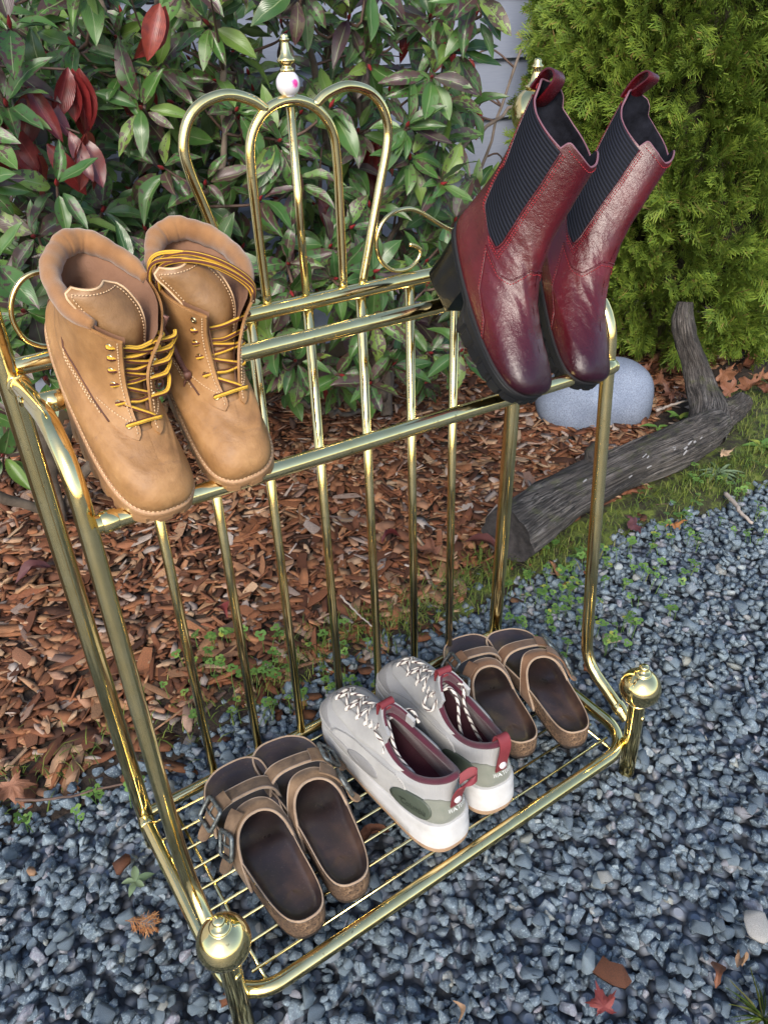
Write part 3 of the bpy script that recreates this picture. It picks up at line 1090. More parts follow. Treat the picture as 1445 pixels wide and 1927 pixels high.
# ------------------------------------------------------------------ tan lace-up boots
def tan_boot(m, pose, label, style):
    lv = modlv(TAN_LV, TAN_Q)
    fr = np.clip((lv[:, 0] - .5) / .5, 0, 1)
    lv[:, 8] += .018 * fr
    lv[:, 7] += .010 * fr
    S = Shell(lv, m, p=.66, wrinkle=tan_wr, bend=pose[3])
    rt = root('lace_up_boot', label, 'boot', pose, 'pair of tan lace-up boots hung on the rails')
    side = m                                           # theta sign that lies on local +x
    t0 = 0.485
    open_ = style == 'open'
    tg = np.array([t0, .55, .7, .85, 1.0])
    gap = np.array([.006, .0085, .012, .016, .021]) if not open_ else np.array([.006, .010, .016, .022, .027])

    def edge(t, sd):
        return th_at(S, t, np.interp(t, tg, gap), sd)
    # lower: vamp and heel as one closed ring surface
    T, H = np.meshgrid(np.linspace(0, t0 + .012, 22), np.linspace(0, 2 * PI, 97), indexing='ij')
    V, F = vf_grid(S.P(T, H), flip=(m < 0))
    obj('vamp', (V, F), M_TAN, rt)
    # upper: open at the throat
    ts = np.linspace(t0, 1.0, 26)
    e1 = edge(ts, 1.0)
    k = np.linspace(0, 1, 81)
    H = e1[:, None] * (1 - k) + (2 * PI - e1[:, None]) * k
    T = np.repeat(ts[:, None], 81, 1)
    obj('quarters', vf_grid(S.P(T, H, .0008), flip=(m < 0)), M_TAN, rt)
    obj('lining', vf_grid(S.P(T, H, -.0045), flip=(m > 0)), M_TAN_IN, rt)
    # insole
    T, H = np.meshgrid(np.linspace(.10, .13, 2), np.linspace(0, 2 * PI, 48), indexing='ij')
    # facings with eyelets
    facing_w = np.array([.026, .028, .030, .031, .032])
    eye_t = np.linspace(t0 + .022, .93, 6)
    eyes = {}
    for sd in (1, -1):
        loc = sd * m                                   # +1: local +x
        ts = np.linspace(t0 - .025, .985, 24)
        g0 = np.interp(ts, tg, gap)
        wfac = np.interp(ts, tg, facing_w)
        g0[:2] += np.array([.006, .002])
        wfac[0] -= .010
        wfac[1] -= .003
        A = th_at(S, ts, g0, sd)
        B = th_at(S, ts, g0 + wfac, sd)
        kk = np.linspace(0, 1, 8)
        H = A[:, None] * (1 - kk) + B[:, None] * kk
        T = np.repeat(ts[:, None], 8, 1)
        V, F = panel(S, T, H, .0030, .0)
        if sd < 0:
            F = [f[::-1] for f in F]
        obj('facing', (V, F), M_TAN, rt, auto=60)
        for dw in (.003,):
            C = th_at(S, ts[1:], (g0 + dw)[1:], sd)
            stitch(on(S, ts[1:], C, .0036), .0009, M_THREAD, rt, .0036)
        C = th_at(S, ts, g0 + wfac + .002, sd)
        obj('seam', tube(on(S, ts, C, .0010), .0015, 6), M_DTHREAD, rt)
        for dw in (.0055, .0085):
            C = th_at(S, ts, g0 + wfac + dw, sd)
            stitch(on(S, ts, C, .0014), .0011, M_THREAD, rt)
        cb = np.linspace(0.004, 1, 10)
        tb_ = ts[3]
        A0 = th_at(S, np.full(10, tb_), np.interp(tb_, ts, g0) + cb * np.interp(tb_, ts, wfac) * .9, sd)
        stitch(on(S, np.full(10, tb_), A0, .0036), .0009, M_THREAD, rt, .0036)
        eyes[loc] = []
        for tt in eye_t:
            th = th_at(S, tt, np.interp(tt, tg, gap) + .0085, sd)[0]
            p = S.P(tt, th, .0034)
            nr = S.normal(tt, th)
            eyelet(rt, M_EYE, p, nr)
            eyes[loc].append((p, nr))
    # tongue: follows the throat, then leans back into the opening
    top = S.P(1.0, 0.0, 0.0)
    A = S.P(.84, 0.0, -.027)
    B = top + (np.array([.010, -.044, .000]) if not open_ else np.array([.016, -.048, .004]))
    C = B + (np.array([.016, -.022, .022]) if not open_ else np.array([.018, -.020, .024]))
    ctr = spline([S.P(t0 - .03, 0.0, -.002), S.P(.58, 0.0, -.009), S.P(.71, 0.0, -.018), A, B, C], 34)
    kk = np.linspace(-1, 1, 15)
    a = np.linspace(0, 1, 34)
    hw = np.interp(a, [0, .25, .55, .8, .93, .975, 1.0], [.012, .018, .025, .031, .031, .027, .017])
    cup = np.interp(a, [0, .3, .6, 1], [.005, .011, .016, .013])
    P = ctr[:, None, :] + np.array([1.0, 0, 0]) * (hw[:, None] * kk)[..., None] + np.array([0, -1.0, -.25]) * (cup[:, None] * np.abs(kk) ** 2.2)[..., None]
    P = P + .0012 * np.sin(a * 21)[:, None, None] * np.array([0, 1.0, .6])
    Q = P.copy()
    Q[..., 1] -= .0030
    mb = MB().add(vf_grid(P, flip=(m < 0))).add(vf_grid(Q, flip=(m > 0)))
    obj('tongue', mb, M_TONGUE, rt)
    rim = np.vstack([P[10:, 0], P[-1, 1:-1], P[10:, -1][::-1]])
    obj('tongue_edge', tube(rim, .0013, 6), M_THREAD, rt)
    rim2 = np.vstack([P[12:-1, 1], P[-2, 2:-2], P[12:-1, -2][::-1]]) + np.array([0, .0008, .0006])
    stitch(rim2, .0008, M_THREAD, rt, .0036)
    # padded collar roll
    cA, cB = 1.0, 2 * PI - 1.62
    th = np.linspace(cA, cB, 90)
    rr = np.interp(th, [cA, cA + .3, PI, cB - .3, cB], [.0055, .0095, .0130, .0095, .0055]) * (1 + .05 * np.sin(th * 9) + .03 * np.sin(th * 23))
    c = S.P(np.full(90, .985), th, -.0035 + .0) + np.array([0, 0, .003])
    V, F = tube(c, rr, 18, flat=1.15)
    obj('collar', (V, F), M_COLLAR, rt)
    # back strip and side seam
    tt = np.linspace(.04, .93, 24)
    for off_th in (-.30, .30):
        obj('seam', tube(on(S, tt, PI + off_th + .1 * np.sin(tt * 3), .0010), .0008, 5), M_DTHREAD, rt)
    # sole: stitched welt, lugged outsole and heel block
    bot = lambda s: np.where(s > .40, -.0215 + .007 * np.clip((s - .86) / .14, 0, 1) ** 2, np.interp(s, [0, .30, .40], [.037, .030, -.0215 + .018]))
    ring, th, o = S.ring(0.0, 150)
    mb = MB()
    wl = []
    for off, dz in ((-.002, .0035), (.0030, .0032), (.0042, .0012), (.0030, -.0016)):
        q = ring + o * off
        q[:, 2] += dz
        wl.append(q)
    obj('welt', vf_grid(np.stack(wl), True, flip=(m > 0)), M_WELT, rt, auto=70)
    q = ring + o * .0018
    q[:, 2] += .0040
    stitch(np.vstack([q, q[:1]]), .0010, M_THREAD, rt, .0050)
    V, F = sole_loft(S, [(.0028, -.0), (.0036, .10), (.0034, .42), (.0036, .46), (.0030, .96), (.0, 1.0)], bot, 176, lugs(8, .0030, .44))
    obj('outsole', (V, F), M_TAN_SOLE, rt, smooth=False)
    hs = (np.cos(np.linspace(0, 2 * PI, 40, endpoint=False)) + 1) / 2
    th = np.linspace(PI - 1.32, PI + 1.32, 40)
    P0 = S.raw(np.zeros(40), th)
    rows = []
    for f, sc in ((0, 1.02), (.3, .99), (1, .94)):
        q = P0.copy()
        q[:, 0] *= sc
        q[:, 1] = (q[:, 1] - .03) * sc + .03 + .006 * f
        q[:, 2] = P0[:, 2] - .010 + (-.0215 - P0[:, 2] + .010) * f
        rows.append(q)
    P = np.stack(rows)
    V, F = vf_grid(P, True)
    n = 40
    F = F + [tuple(range(2 * n, 3 * n))]
    obj('heel', (V, F), M_TAN_SOLE, rt, auto=50)
    # laces
    L, Rr = eyes[1], eyes[-1]                          # local +x is picture left
    lr = .0026
    for i in range(6):
        (a, na), (b, nb) = L[i], Rr[i]
        up = (na + nb) / 2 * (.006 + .0012 * i)
        sag = np.array([0, .0, -.0025 * (i % 2)])
        if open_ and i > 4:
            continue
        mid = (a + b) / 2 + up + sag
        path = [a - na * .004, a + na * .0022, a * .72 + b * .28 + up * .75, mid, a * .28 + b * .72 + up * .75 + sag, b + nb * .0022, b - nb * .004]
        lace('lace', M_LACE_Y, rt, path, lr)
        if i < 5:
            c, nc = L[i + 1]
            up2 = (nb + nc) / 2 * (.004 + .001 * i)
            if not open_ or i < 3:
                lace('lace', M_LACE_Y, rt, [b - nb * .002, b * .8 + c * .2 + up2, (b + c) / 2 + up2 * 1.2, b * .2 + c * .8 + up2 * .6, c - nc * .003], lr)
    for i in (range(2, 6) if not open_ else []):
        # slack loops hanging past the inner edge
        b, nb = Rr[i]
        c, nc = Rr[i - 1]
        out = np.array([-.014 * 1.0, -.002, 0])
        lace('lace', M_LACE_Y, rt, [(L[i][0] + b * 2) / 3 + nb * .010, b + nb * .010 + out * .3, b + nb * .004 + out, (b + c) / 2 + out * 1.15 + nb * .004, c + out * .6 + nb * .006, (c * 2 + L[i - 1][0]) / 3 + nc * .009], lr)
    if open_:
        # long ends gathered and thrown into the boot
        b, nb = Rr[5]
        a, na = L[5]
        for j in range(5):
            d = np.array([.002 * (j - 2), .003 * (j % 3), .0022 * (j % 2)])
            pts = [b + nb * .003, b + np.array([-.004, -.010, .018]) + d, (a * .35 + b * .65) + np.array([.0, -.028, .042]) + d * 1.4, a * .75 + b * .25 + np.array([.006, -.052, .046]) + d * 2,
                   a + np.array([.012, -.066, .030]) + d * 2, a + np.array([.016, -.068, -.005 - .008 * j]) + d * 2, a + np.array([.014, -.060, -.050]) + d]
            lace('lace', M_LACE_Y, rt, pts, lr, 70)
    # zip along the inner side, torn open at the top
    zs = -1 if not open_ else 1                        # local x side
    sd = zs * m
    if open_:
        ts = np.linspace(.52, 1.0, 40)
        base = th_at(S, ts, np.interp(ts, tg, gap) + np.interp(ts, tg, facing_w) - .004, sd)
        off = .0045
    else:
        ts = np.linspace(.62, 1.0, 40)
        base = th_at(S, ts, np.interp(ts, tg, gap) + .016, sd)
        off = .004
    p = on(S, ts, base, off)
    obj('zip_tape', tube(p, .0032, 8, flat=.5), M_ZIP, rt)
    teeth = MB()
    for i in range(0, 40):
        for j in (0, .5):
            if i + j < 39:
                q = p[i] * (1 - j) + p[min(i + 1, 39)] * j
                teeth.add(boxm(q + S.normal(ts[i], base[i]) * .0014, (.0042, .0012, .0014)))
    o = obj('zip_teeth', teeth, M_ZIP, rt, smooth=False)
    o['kind'] = 'stuff'
    q, nq = p[0], S.normal(ts[0], base[0])
    mb = MB()
    mb.add(boxm(q + nq * .003, (.008, .004, .010)))
    mb.add(tube(spline([q + nq * .004 + np.array([0, 0, -.004]), q + nq * .006 + np.array([.0035, -.002, -.012]), q + nq * .006 + np.array([.003, -.003, -.022]), q + nq * .006 + np.array([-.003, -.003, -.022]), q + nq * .006 + np.array([-.0035, -.002, -.012]), q + nq * .004 + np.array([0, 0, -.004])], 30), .0014, 6))
    obj('zip_pull', mb, M_ZIP, rt)
    return rt


# ------------------------------------------------------------------ burgundy heeled ankle boots
def red_boot(m, pose, label):
    S = Shell(modlv(BURG_LV, BURG_Q), m, p=.62, wrinkle=burg_wr, bend=pose[3])
    rt = root('heeled_boot', label, 'boot', pose, 'pair of burgundy heeled boots hung on the rails')
    th = np.linspace(0, 2 * PI, 145)
    d = np.minimum(th, 2 * PI - th)
    top = np.interp(d, [0, .45, .86, .93, 1.0, 1.9, 2.3, 2.42, 2.55, PI], [.985, 1.0, 1.012, 1.0, .965, .955, .960, 1.0, 1.012, 1.0])
    k = np.concatenate([np.linspace(0, .6, 56), np.linspace(.6, 1, 26)[1:]])
    T = k[:, None] * top[None, :]
    H = np.repeat(th[None, :], len(k), 0)
    obj('upper', vf_grid(S.P(T, H), flip=(m < 0)), M_RED, rt)
    T2 = np.linspace(.3, 1, 24)[:, None] * top[None, :]
    H2 = np.repeat(th[None, :], 24, 0)
    obj('lining', vf_grid(S.P(T2, H2, -.0042), flip=(m > 0)), M_FUR, rt)
    rim = S.P(top, th, -.0018)
    obj('collar_edge', tube(rim[:-1], .0015, 8, closed=True), M_EDGE, rt)
    # elastic gores with leather borders and red stitching
    for sd in (1, -1):
        v = np.linspace(0, 1, 34)
        tb = .455 + v * (.957 - .455)
        lo = np.interp(tb, [.455, .46, .475, .52, .60, .70, .80, .957], [1.78, 1.56, 1.46, 1.34, 1.22, 1.12, 1.04, .98])
        hi = np.interp(tb, [.455, .46, .475, .56, .625, .65, .70, .80, .957], [1.82, 2.10, 2.22, 2.30, 2.28, 2.18, 2.20, 2.30, 2.44])
        kk = np.linspace(0, 1, 22)
        H = (lo[:, None] * (1 - kk) + hi[:, None] * kk)
        T = np.repeat(tb[:, None], 22, 1)
        T = T + (v[:, None] ** 4) * 0.0
        if sd < 0:
            H = 2 * PI - H
        V, F = vf_grid(S.P(T, H, .0011), flip=(m < 0) != (sd < 0))
        obj('elastic_gore', (V, F), M_GORE, rt, uv=grid_uv(34, 22))
        bt = np.concatenate([tb[::-1], tb[1:]])
        bh = np.concatenate([lo[::-1], hi[1:]])
        for e, r, mt, nm in ((.022, .0013, M_RED, 'gore_border'), (.075, .00075, M_RTHREAD, 'stitching'), (.125, .00065, M_RTHREAD, 'stitching')):
            cth = np.where(np.arange(len(bt)) < len(tb), bh - e, bh + e * 1.0)
            ct = bt - np.where(bt < .485, e * .14, 0)
            if sd < 0:
                cth = 2 * PI - cth
            if nm == 'stitching':
                stitch(S.P(ct, cth, .0012), r * 1.35, mt, rt, .0044)
            else:
                obj(nm, tube(S.P(ct, cth, .0010), r, 6), mt, rt)
        # lower seam of the shaft, sweeping from the instep round under the gore
        hh = np.linspace(.0, 1.75, 40)
        st = np.interp(hh, [0, .35, .62, .95, 1.3, 1.75], [.560, .552, .515, .46, .422, .415])
        hh2 = hh if sd > 0 else 2 * PI - hh
        obj('seam', tube(S.P(st, hh2, .0009), .0011, 6), M_RED, rt)
        stitch(S.P(st - .012, hh2, .0006), .0010, M_RTHREAD, rt, .0044)
        # counter seam down the side to the sole
        st = np.linspace(.415, .02, 30)
        hh = np.interp(st, [.02, .16, .24, .415], [1.28, 1.42, 1.66, 1.72])
        hh2 = hh if sd > 0 else 2 * PI - hh
        obj('seam', tube(S.P(st, hh2, .0009), .0010, 6), M_RED, rt)
        stitch(S.P(st, hh2 + .03 * (1 if sd > 0 else -1), .0006), .0010, M_RTHREAD, rt, .0044)
    # front and back tabs stitched along their tops
    for c, w in ((0, .86), (PI, .66)):
        hh = np.linspace(c - w, c + w, 40)
        stitch(S.P(np.interp(np.minimum(np.abs(hh), 2 * PI - np.abs(hh)), [0, .45, .86, 2.48, PI], [.965, .978, .985, .985, .98]), hh, .0006), .0010, M_RTHREAD, rt, .0044)
    # pull loop at the back
    b = S.P(1.0, PI, 0.0)
    if pose[4] == 'folded':
        path = [b + np.array([0, -.0035, -.020]), b + np.array([0, -.0035, .004]), b + np.array([0, -.0005, .016]), b + np.array([0, .007, .0215]), b + np.array([0, .015, .018]), b + np.array([0, .018, .006]), b + np.array([0, .017, -.018]), b + np.array([0, .012, -.034])]
    else:
        path = [b + np.array([0, -.004, -.020]), b + np.array([0, -.006, .004]), b + np.array([0, -.004, .024]), b + np.array([0, .003, .040]), b + np.array([0, .010, .043]), b + np.array([0, .014, .036]), b + np.array([0, .010, .018]), b + np.array([0, .0055, .0]), b + np.array([0, .005, -.020])]
    p = spline(path, 40)
    tn = np.gradient(p, axis=0)
    tn /= np.linalg.norm(tn, axis=1)[:, None]
    nr = np.cross(np.array([1.0, 0, 0]), tn)
    hw = .0125
    rows = []
    for a, bb in ((-hw, -.0012), (-hw * .9, -.0018), (hw * .9, -.0018), (hw, -.0012), (hw, .0012), (hw * .9, .0018), (-hw * .9, .0018), (-hw, .0012)):
        rows.append(p + np.array([a, 0, 0]) + nr * bb)
    P = np.stack(rows, 1)
    obj('pull_tab', vf_grid(P, True), M_RED, rt, auto=50)
    # welt, lugged platform and block heel
    bot = lambda s: np.where(s > .47, .005 + .010 * np.clip((s - .84) / .16, 0, 1) ** 2, np.interp(s, [0, .20, .34, .41, .47], [.0870, .0655, .0525, .0455, .007]))
    ring, th, o = S.ring(0.0, 150)
    wl = []
    for off, dz in ((-.002, .0040), (.0032, .0036), (.0046, .0010), (.0030, -.0022)):
        q = ring + o * off
        q[:, 2] += dz
        wl.append(q)
    obj('welt', vf_grid(np.stack(wl), True, flip=(m > 0)), M_BWELT, rt, auto=70)
    V, F = sole_loft(S, [(.0026, .03), (.0036, .12), (.0036, .40), (.0020, .43), (.0040, .47), (.0040, .92), (.001, 1.0)], bot, 184, lugs(8, .0040, .46, .66))
    obj('outsole', (V, F), M_BLACK, rt, smooth=False)
    th = np.linspace(PI - 1.22, PI + 1.22, 48)
    P0 = S.raw(np.zeros(48), th)
    rows = []
    for f, sc, sh in ((0, 1.03, 0), (.12, 1.0, .001), (.5, .93, .004), (.93, .92, .006), (1, .90, .006)):
        q = P0.copy()
        q[:, 0] *= sc
        q[:, 1] = (q[:, 1] - .03) * sc + .03 + sh
        q[:, 2] = (P0[:, 2] + .001) * (1 - f)
        rows.append(q)
    V, F = vf_grid(np.stack(rows), True)
    F = F + [tuple(range(4 * 48, 5 * 48))]
    obj('heel', (V, F), M_HEEL, rt, auto=45)
    return rt


tan_boot(1, ([-0.2553, -0.016, 0.6718], [[-0.9984, 0.0546, 0.0126], [-0.0548, -0.9067, -0.4183], [-0.0115, -0.4183, 0.9082]], [0.6899, 0.7515, 0.7022], (-.0218, -.004)),
         'tan lace-up boot whose slack laces are still threaded across its gaping throat', 'laced')
tan_boot(-1, ([-0.1644, -0.0093, 0.6656], [[-0.9873, -0.0232, -0.1574], [0.0787, -0.9309, -0.3567], [-0.1383, -0.3645, 0.9209]], [0.6899, 0.7515, 0.7022], (-.0387, .004)),
         'tan lace-up boot with open side zip and its lace ends tucked inside', 'open')
red_boot(1, ([0.1283, -0.0467, 0.6883], [[-0.9602, -0.0394, 0.2765], [-0.1317, -0.8092, -0.5727], [0.2463, -0.5863, 0.7717]], [0.6673, 0.768, 0.5919], (-.0173, -.0035), 'folded'),
         'burgundy heeled boot with its pull loop folded down over the collar')
red_boot(-1, ([0.2781, -0.0194, 0.6568], [[-0.9585, -0.1969, 0.2062], [0.0401, -0.8092, -0.5862], [0.2823, -0.5537, 0.7835]], [0.6673, 0.768, 0.5919], (-.080, -.0538), 'up'),
         'burgundy heeled boot with its pull loop standing up, beside the bent brass arm')
# ------------------------------------------------------------------ strap sandals
def mat_footbed():
    t = NT('worn_footbed')
    c = t.coord()
    n = t.noise(c, 16, 5, 0.6)
    col = t.ramp(n, [(0.34, (0.012, 0.008, 0.009)), (0.54, (0.026, 0.015, 0.014)), (0.72, (0.075, 0.040, 0.026))])
    f = t.noise(c, 480, 2, 0.5)
    col = t.mix(t.ramp(f, [(0.62, 0.0), (0.72, 0.35)]), col, (0.14, 0.10, 0.08))
    return t.done(Base_Color=col, Roughness=t.ramp(n, [(0.35, 0.27), (0.7, 0.50)]), Normal=t.bump(t.noise(c, 300, 3), 0.15, 0.0008), Specular_IOR_Level=0.5, Coat_Weight=0.55, Coat_Roughness=0.28)


def mat_cork():
    t = NT('cork')
    c = t.coord()
    v = t.n('TexVoronoi', {'Vector': c, 'Scale': 420.0})
    r = t.n('SeparateColor', {'Color': v.outputs['Color']}).outputs[0]
    col = t.ramp(r, [(0.0, (0.035, 0.018, 0.010)), (0.35, (0.13, 0.075, 0.040)), (0.75, (0.21, 0.125, 0.068)), (1.0, (0.30, 0.19, 0.11))])
    col = t.mix(t.ramp(t.noise(c, 30, 4), [(0.42, 0.75), (0.62, 0.0)]), col, (0.045, 0.028, 0.020))
    return t.done(Base_Color=col, Roughness=0.85, Normal=t.bump(r, 0.5, 0.0012))


M_BED, M_CORK = mat_footbed(), mat_cork()
M_STRAP = suede('oiled_brown_leather', (0.055, 0.031, 0.018), (0.250, 0.160, 0.092), 200, 0.68, 0.15)
M_STRAP2 = suede('russet_leather', (0.090, 0.042, 0.022), (0.19, 0.105, 0.058), 200, 0.70, 0.15)
M_STRAP_EDGE = suede('raw_leather_edge', (0.24, 0.165, 0.11), (0.38, 0.275, 0.19), 200, 0.9)
M_OUT = simple('dark_outsole', (0.028, 0.019, 0.015), 0.7)
M_BUCKLE = NT('patina_buckle')
_c = M_BUCKLE.coord()
_n = M_BUCKLE.noise(_c, 170, 5, 0.7)
M_BUCKLE = M_BUCKLE.done(Base_Color=M_BUCKLE.ramp(_n, [(0.35, (0.05, 0.045, 0.04)), (0.55, (0.17, 0.19, 0.19)), (0.7, (0.30, 0.34, 0.33))]), Metallic=0.75, Roughness=0.5, Normal=M_BUCKLE.bump(_n, 0.3, 0.001))


def sheet(P, N, th):
    """closed slab from a grid of points and normals"""
    n, m = P.shape[:2]
    A, B = P + N[..., :] * th / 2, P - N[..., :] * th / 2
    V = np.vstack([A.reshape(-1, 3), B.reshape(-1, 3)])
    k = n * m
    F = gridf(n, m) + [tuple(i + k for i in f[::-1]) for f in gridf(n, m)]
    rim = [(i, 0) for i in range(n)] + [(n - 1, j) for j in range(1, m)] + [(i, m - 1) for i in range(n - 2, -1, -1)] + [(0, j) for j in range(m - 2, 0, -1)]
    idx = [i * m + j for i, j in rim]
    for a in range(len(idx)):
        b = (a + 1) % len(idx)
        F.append((idx[b], idx[a], idx[a] + k, idx[b] + k))
    return V, F


def grid_normals(P):
    a = np.gradient(P, axis=0)
    b = np.gradient(P, axis=1)
    n = np.cross(a, b)
    return n / (np.linalg.norm(n, axis=-1, keepdims=True) + 1e-9)


def sandal(m, pose, label, smat, group, wear):
    S = Shell(SAN_LV, m, p=.70, toe=-.013, mid=.003, fade=1e6, ptop=.70)
    rt = root('strap_sandal', label, 'sandal', pose, group)
    N = 120
    ring, th, o = S.ring(1.0, N)
    s = (1 + np.cos(th)) / 2

    def zr(u):
        return np.interp(u, [0, .06, .11, .17, .22, .258], [.0360, .0345, .0325, .0270, .0240, .0260])
    ring[:, 2] = 0
    rows, rows2 = [], []
    for off, f in ((-.004, 0), (-.001, .03), (0, .18)):
        q = ring + o * off
        q[:, 2] = zr(ring[:, 1]) * f
        rows.append(q)
    P = np.stack(rows)
    V, F = vf_grid(P, True, flip=(m > 0))
    obj('outsole', (V, F), M_OUT, rt, auto=60)
    for off, f in ((-.0004, .17), (.0008, .30), (.0006, .6), (.0012, .90), (.0010, .985)):
        q = ring + o * off
        q[:, 2] = zr(ring[:, 1]) * f
        rows2.append(q)
    obj('cork_midsole', vf_grid(np.stack(rows2), True, flip=(m > 0)), M_CORK, rt)
    spine = ring.copy()
    spine[:, 1] = np.clip(ring[:, 1], .050, .205)
    w_ = np.interp(spine[:, 1], [0, .13, .258], [0, .002 * m, -.006 * m])
    spine[:, 0] = w_
    rim = []
    for k, dz in ((1.006, -.0012), (1.0, .0010), (.980, .0014), (.955, .0002)):
        q = spine + (ring - spine) * k
        q[:, 2] = zr(ring[:, 1]) + dz
        rim.append(q)
    obj('footbed_rim', vf_grid(np.stack(rim), True, flip=(m > 0)), M_STRAP_EDGE, rt)
    bed = []
    for k in np.array([.965, .945, .90, .82, .74, .6, .45, .3, .15, .0]):
        q = spine + (ring - spine) * k
        u = q[:, 1]
        deep = np.interp(u, [0, .045, .09, .13, .17, .20, .225, .26], [.013, .0150, .0125, .0085, .0080, .0075, .0060, .0055])
        arch = np.exp(-((u - .105) / .035) ** 2) * np.clip(-q[:, 0] * m / .03, -.4, 1) * .006
        toe = np.exp(-((u - .205) / .010) ** 2) * .0022
        fall = 1 - np.clip((k - .66) / .30, 0, 1) ** 2.0
        q[:, 2] = zr(ring[:, 1]) - deep * fall + (arch + toe) * fall
        bed.append(q)
    obj('footbed', vf_grid(np.stack(bed), True, flip=(m > 0)), M_BED, rt)

    # straps arch from edge to edge
    uu = ring[:, 1]
    right = ring[:, 0] > np.interp(uu, [0, .258], [0, -.006 * m])
    srt = np.argsort(uu[right])
    xr_u, xr = uu[right][srt], ring[right][:, 0][srt]
    srt = np.argsort(uu[~right])
    xl_u, xl = uu[~right][srt], ring[~right][:, 0][srt]

    def arch(u, ph, off=0.0):
        u, ph = np.broadcast_arrays(np.asarray(u, float), np.asarray(ph, float))
        R_, L_ = np.interp(u, xr_u, xr) + .0035, np.interp(u, xl_u, xl) - .0035
        c, w = (R_ + L_) / 2, (R_ - L_) / 2
        H = np.interp(u, [.04, .09, .12, .15, .18, .21], [.018, .027, .0460, .0510, .0400, .0310])
        cs, sn = np.cos(ph), np.sin(ph)
        x = c + (w + off) * np.sign(cs) * np.abs(cs) ** .72
        z = .011 + (H + off) * np.sign(sn) * np.abs(sn) ** .85
        return np.stack([x, u + 0 * x, z], -1)
    ph = np.linspace(-.02, PI + .02, 44)
    kk = np.linspace(0, 1, 9)
    side = np.abs(np.cos(ph)) ** 4
    lat = (np.cos(ph) * m > 0)
    for nm, r0, f0 in (('rear_strap', .141 - .026 * np.abs(np.cos(ph)) ** 1.5 - .034 * np.abs(np.cos(ph)) ** 6, .161 - .040 * np.abs(np.cos(ph)) ** 1.6), ('front_strap', .178 - .006 * side, .2010 - .010 * side)):
        U = r0[:, None] * (1 - kk) + f0[:, None] * kk
        P = arch(U, np.repeat(ph[:, None], 9, 1))
        Nn = grid_normals(P)
        if Nn[22, 4, 2] < 0:
            Nn = -Nn
        V, F = sheet(P, Nn, .0028)
        obj(nm, (V, F), smat, rt, auto=60)
        for j in (0, 8):
            e = P[:, j]
            obj('strap_edge', tube(e, .0019, 6), M_STRAP_EDGE, rt)
    for nm, uc, hw, pb in (('front', .186, .0105, .66), ('rear', .149, .0095, .56)):
        f = (lambda q: q) if m > 0 else (lambda q: PI - q)
        pp = np.linspace(1.32, .36, 16)
        ctr = [arch(uc - (.004 if nm == 'front' else .024) * (1.3 - q), f(q), .0052) for q in pp]
        d = ctr[-1] - ctr[-2]
        d = d / np.linalg.norm(d)
        out = np.array([m * 1.0, -.25, -.55])
        out /= np.linalg.norm(out)
        for k in range(1, 7):
            ctr.append(ctr[-1] + (d * (1 - k / 6) + out * k / 6) * .0042)
        ctr = np.array(ctr)
        tang = np.gradient(ctr, axis=0)
        tang /= np.linalg.norm(tang, axis=1)[:, None]
        across = np.array([0, 1.0, 0]) - tang * tang[:, 1:2]
        across /= np.linalg.norm(across, axis=1)[:, None]
        n = len(ctr)
        wv = np.full(n, hw)
        wv[-3:] = hw * np.array([.9, .72, .35])
        kk2 = np.linspace(-1, 1, 5)
        P = ctr[:, None, :] + across[:, None, :] * (wv[:, None] * kk2)[..., None]
        Nn = grid_normals(P)
        if Nn[2, 2, 2] < 0:
            Nn = -Nn
        obj('strap_tail', sheet(P, Nn, .0026), smat, rt, auto=60)
        # buckle frame with a centre bar and prong
        i = int(np.argmin(np.abs(pp - pb)))
        c, t_, a_ = ctr[i], tang[i], across[i]
        n_ = Nn[i, 2]
        hl, hw2 = .0145, hw + .0058
        cor = [c + n_ * .0022 + t_ * hl + a_ * hw2, c + n_ * .0026 + t_ * hl - a_ * hw2, c + n_ * .0026 - t_ * hl - a_ * hw2, c + n_ * .0022 - t_ * hl + a_ * hw2]
        pts = []
        for q in range(4):
            A, B = cor[q], cor[(q + 1) % 4]
            for w in (.08, .35, .65, .92):
                pts.append(A * (1 - w) + B * w)
        bk = obj('buckle', tube(np.array(pts), .0027, 8, closed=True), M_BUCKLE, rt)
        obj('buckle_bar', tube(np.array([c + n_ * .0006 + a_ * hw2, c + n_ * .0032, c + n_ * .0006 - a_ * hw2]), .0016, 8), M_BUCKLE, bk)
        obj('prong', tube(np.array([c + n_ * .003, c + n_ * .0042 - t_ * .006, c + n_ * .003 - t_ * hl]), .0012, 8), M_BUCKLE, bk)
        hl_ = MB()
        for q in (.0045, .0135):
            hl_.add(lathe([(.0014, 0), (.0016, .0006), (0, .0004)], 10, ctr[-4] + Nn[-4, 2] * .0014 - tang[-4] * q, Nn[-4, 2]))
    return rt


def flat_pose(x, y, yaw, s, z=0.0531):
    c, sn = math.cos(yaw), math.sin(yaw)
    return ([x, y, z], [[c, sn, 0], [-sn, c, 0], [0, 0, 1]], s)


G1, G2 = 'front pair of worn strap sandals beside the sneakers', 'far pair of worn strap sandals at the right end of the shelf'
sandal(-1, flat_pose(-.2022, -.2705, .0275, .992), 'worn two-strap leather sandal nearest the brass ball at the left front corner of the shelf', M_STRAP, G1, 0)
sandal(1, flat_pose(-.1424, -.2640, .153, .974), 'worn two-strap leather sandal touching the left grey sneaker', M_STRAP, G1, 1)
sandal(-1, flat_pose(.1582, -.2266, .262, .922), 'brown two-strap sandal tucked against the right grey sneaker', M_STRAP2, G2, 2)
sandal(1, flat_pose(.2254, -.2549, .328, .921), 'brown two-strap sandal at the right end of the shelf, by the bent side arm', M_STRAP2, G2, 3)


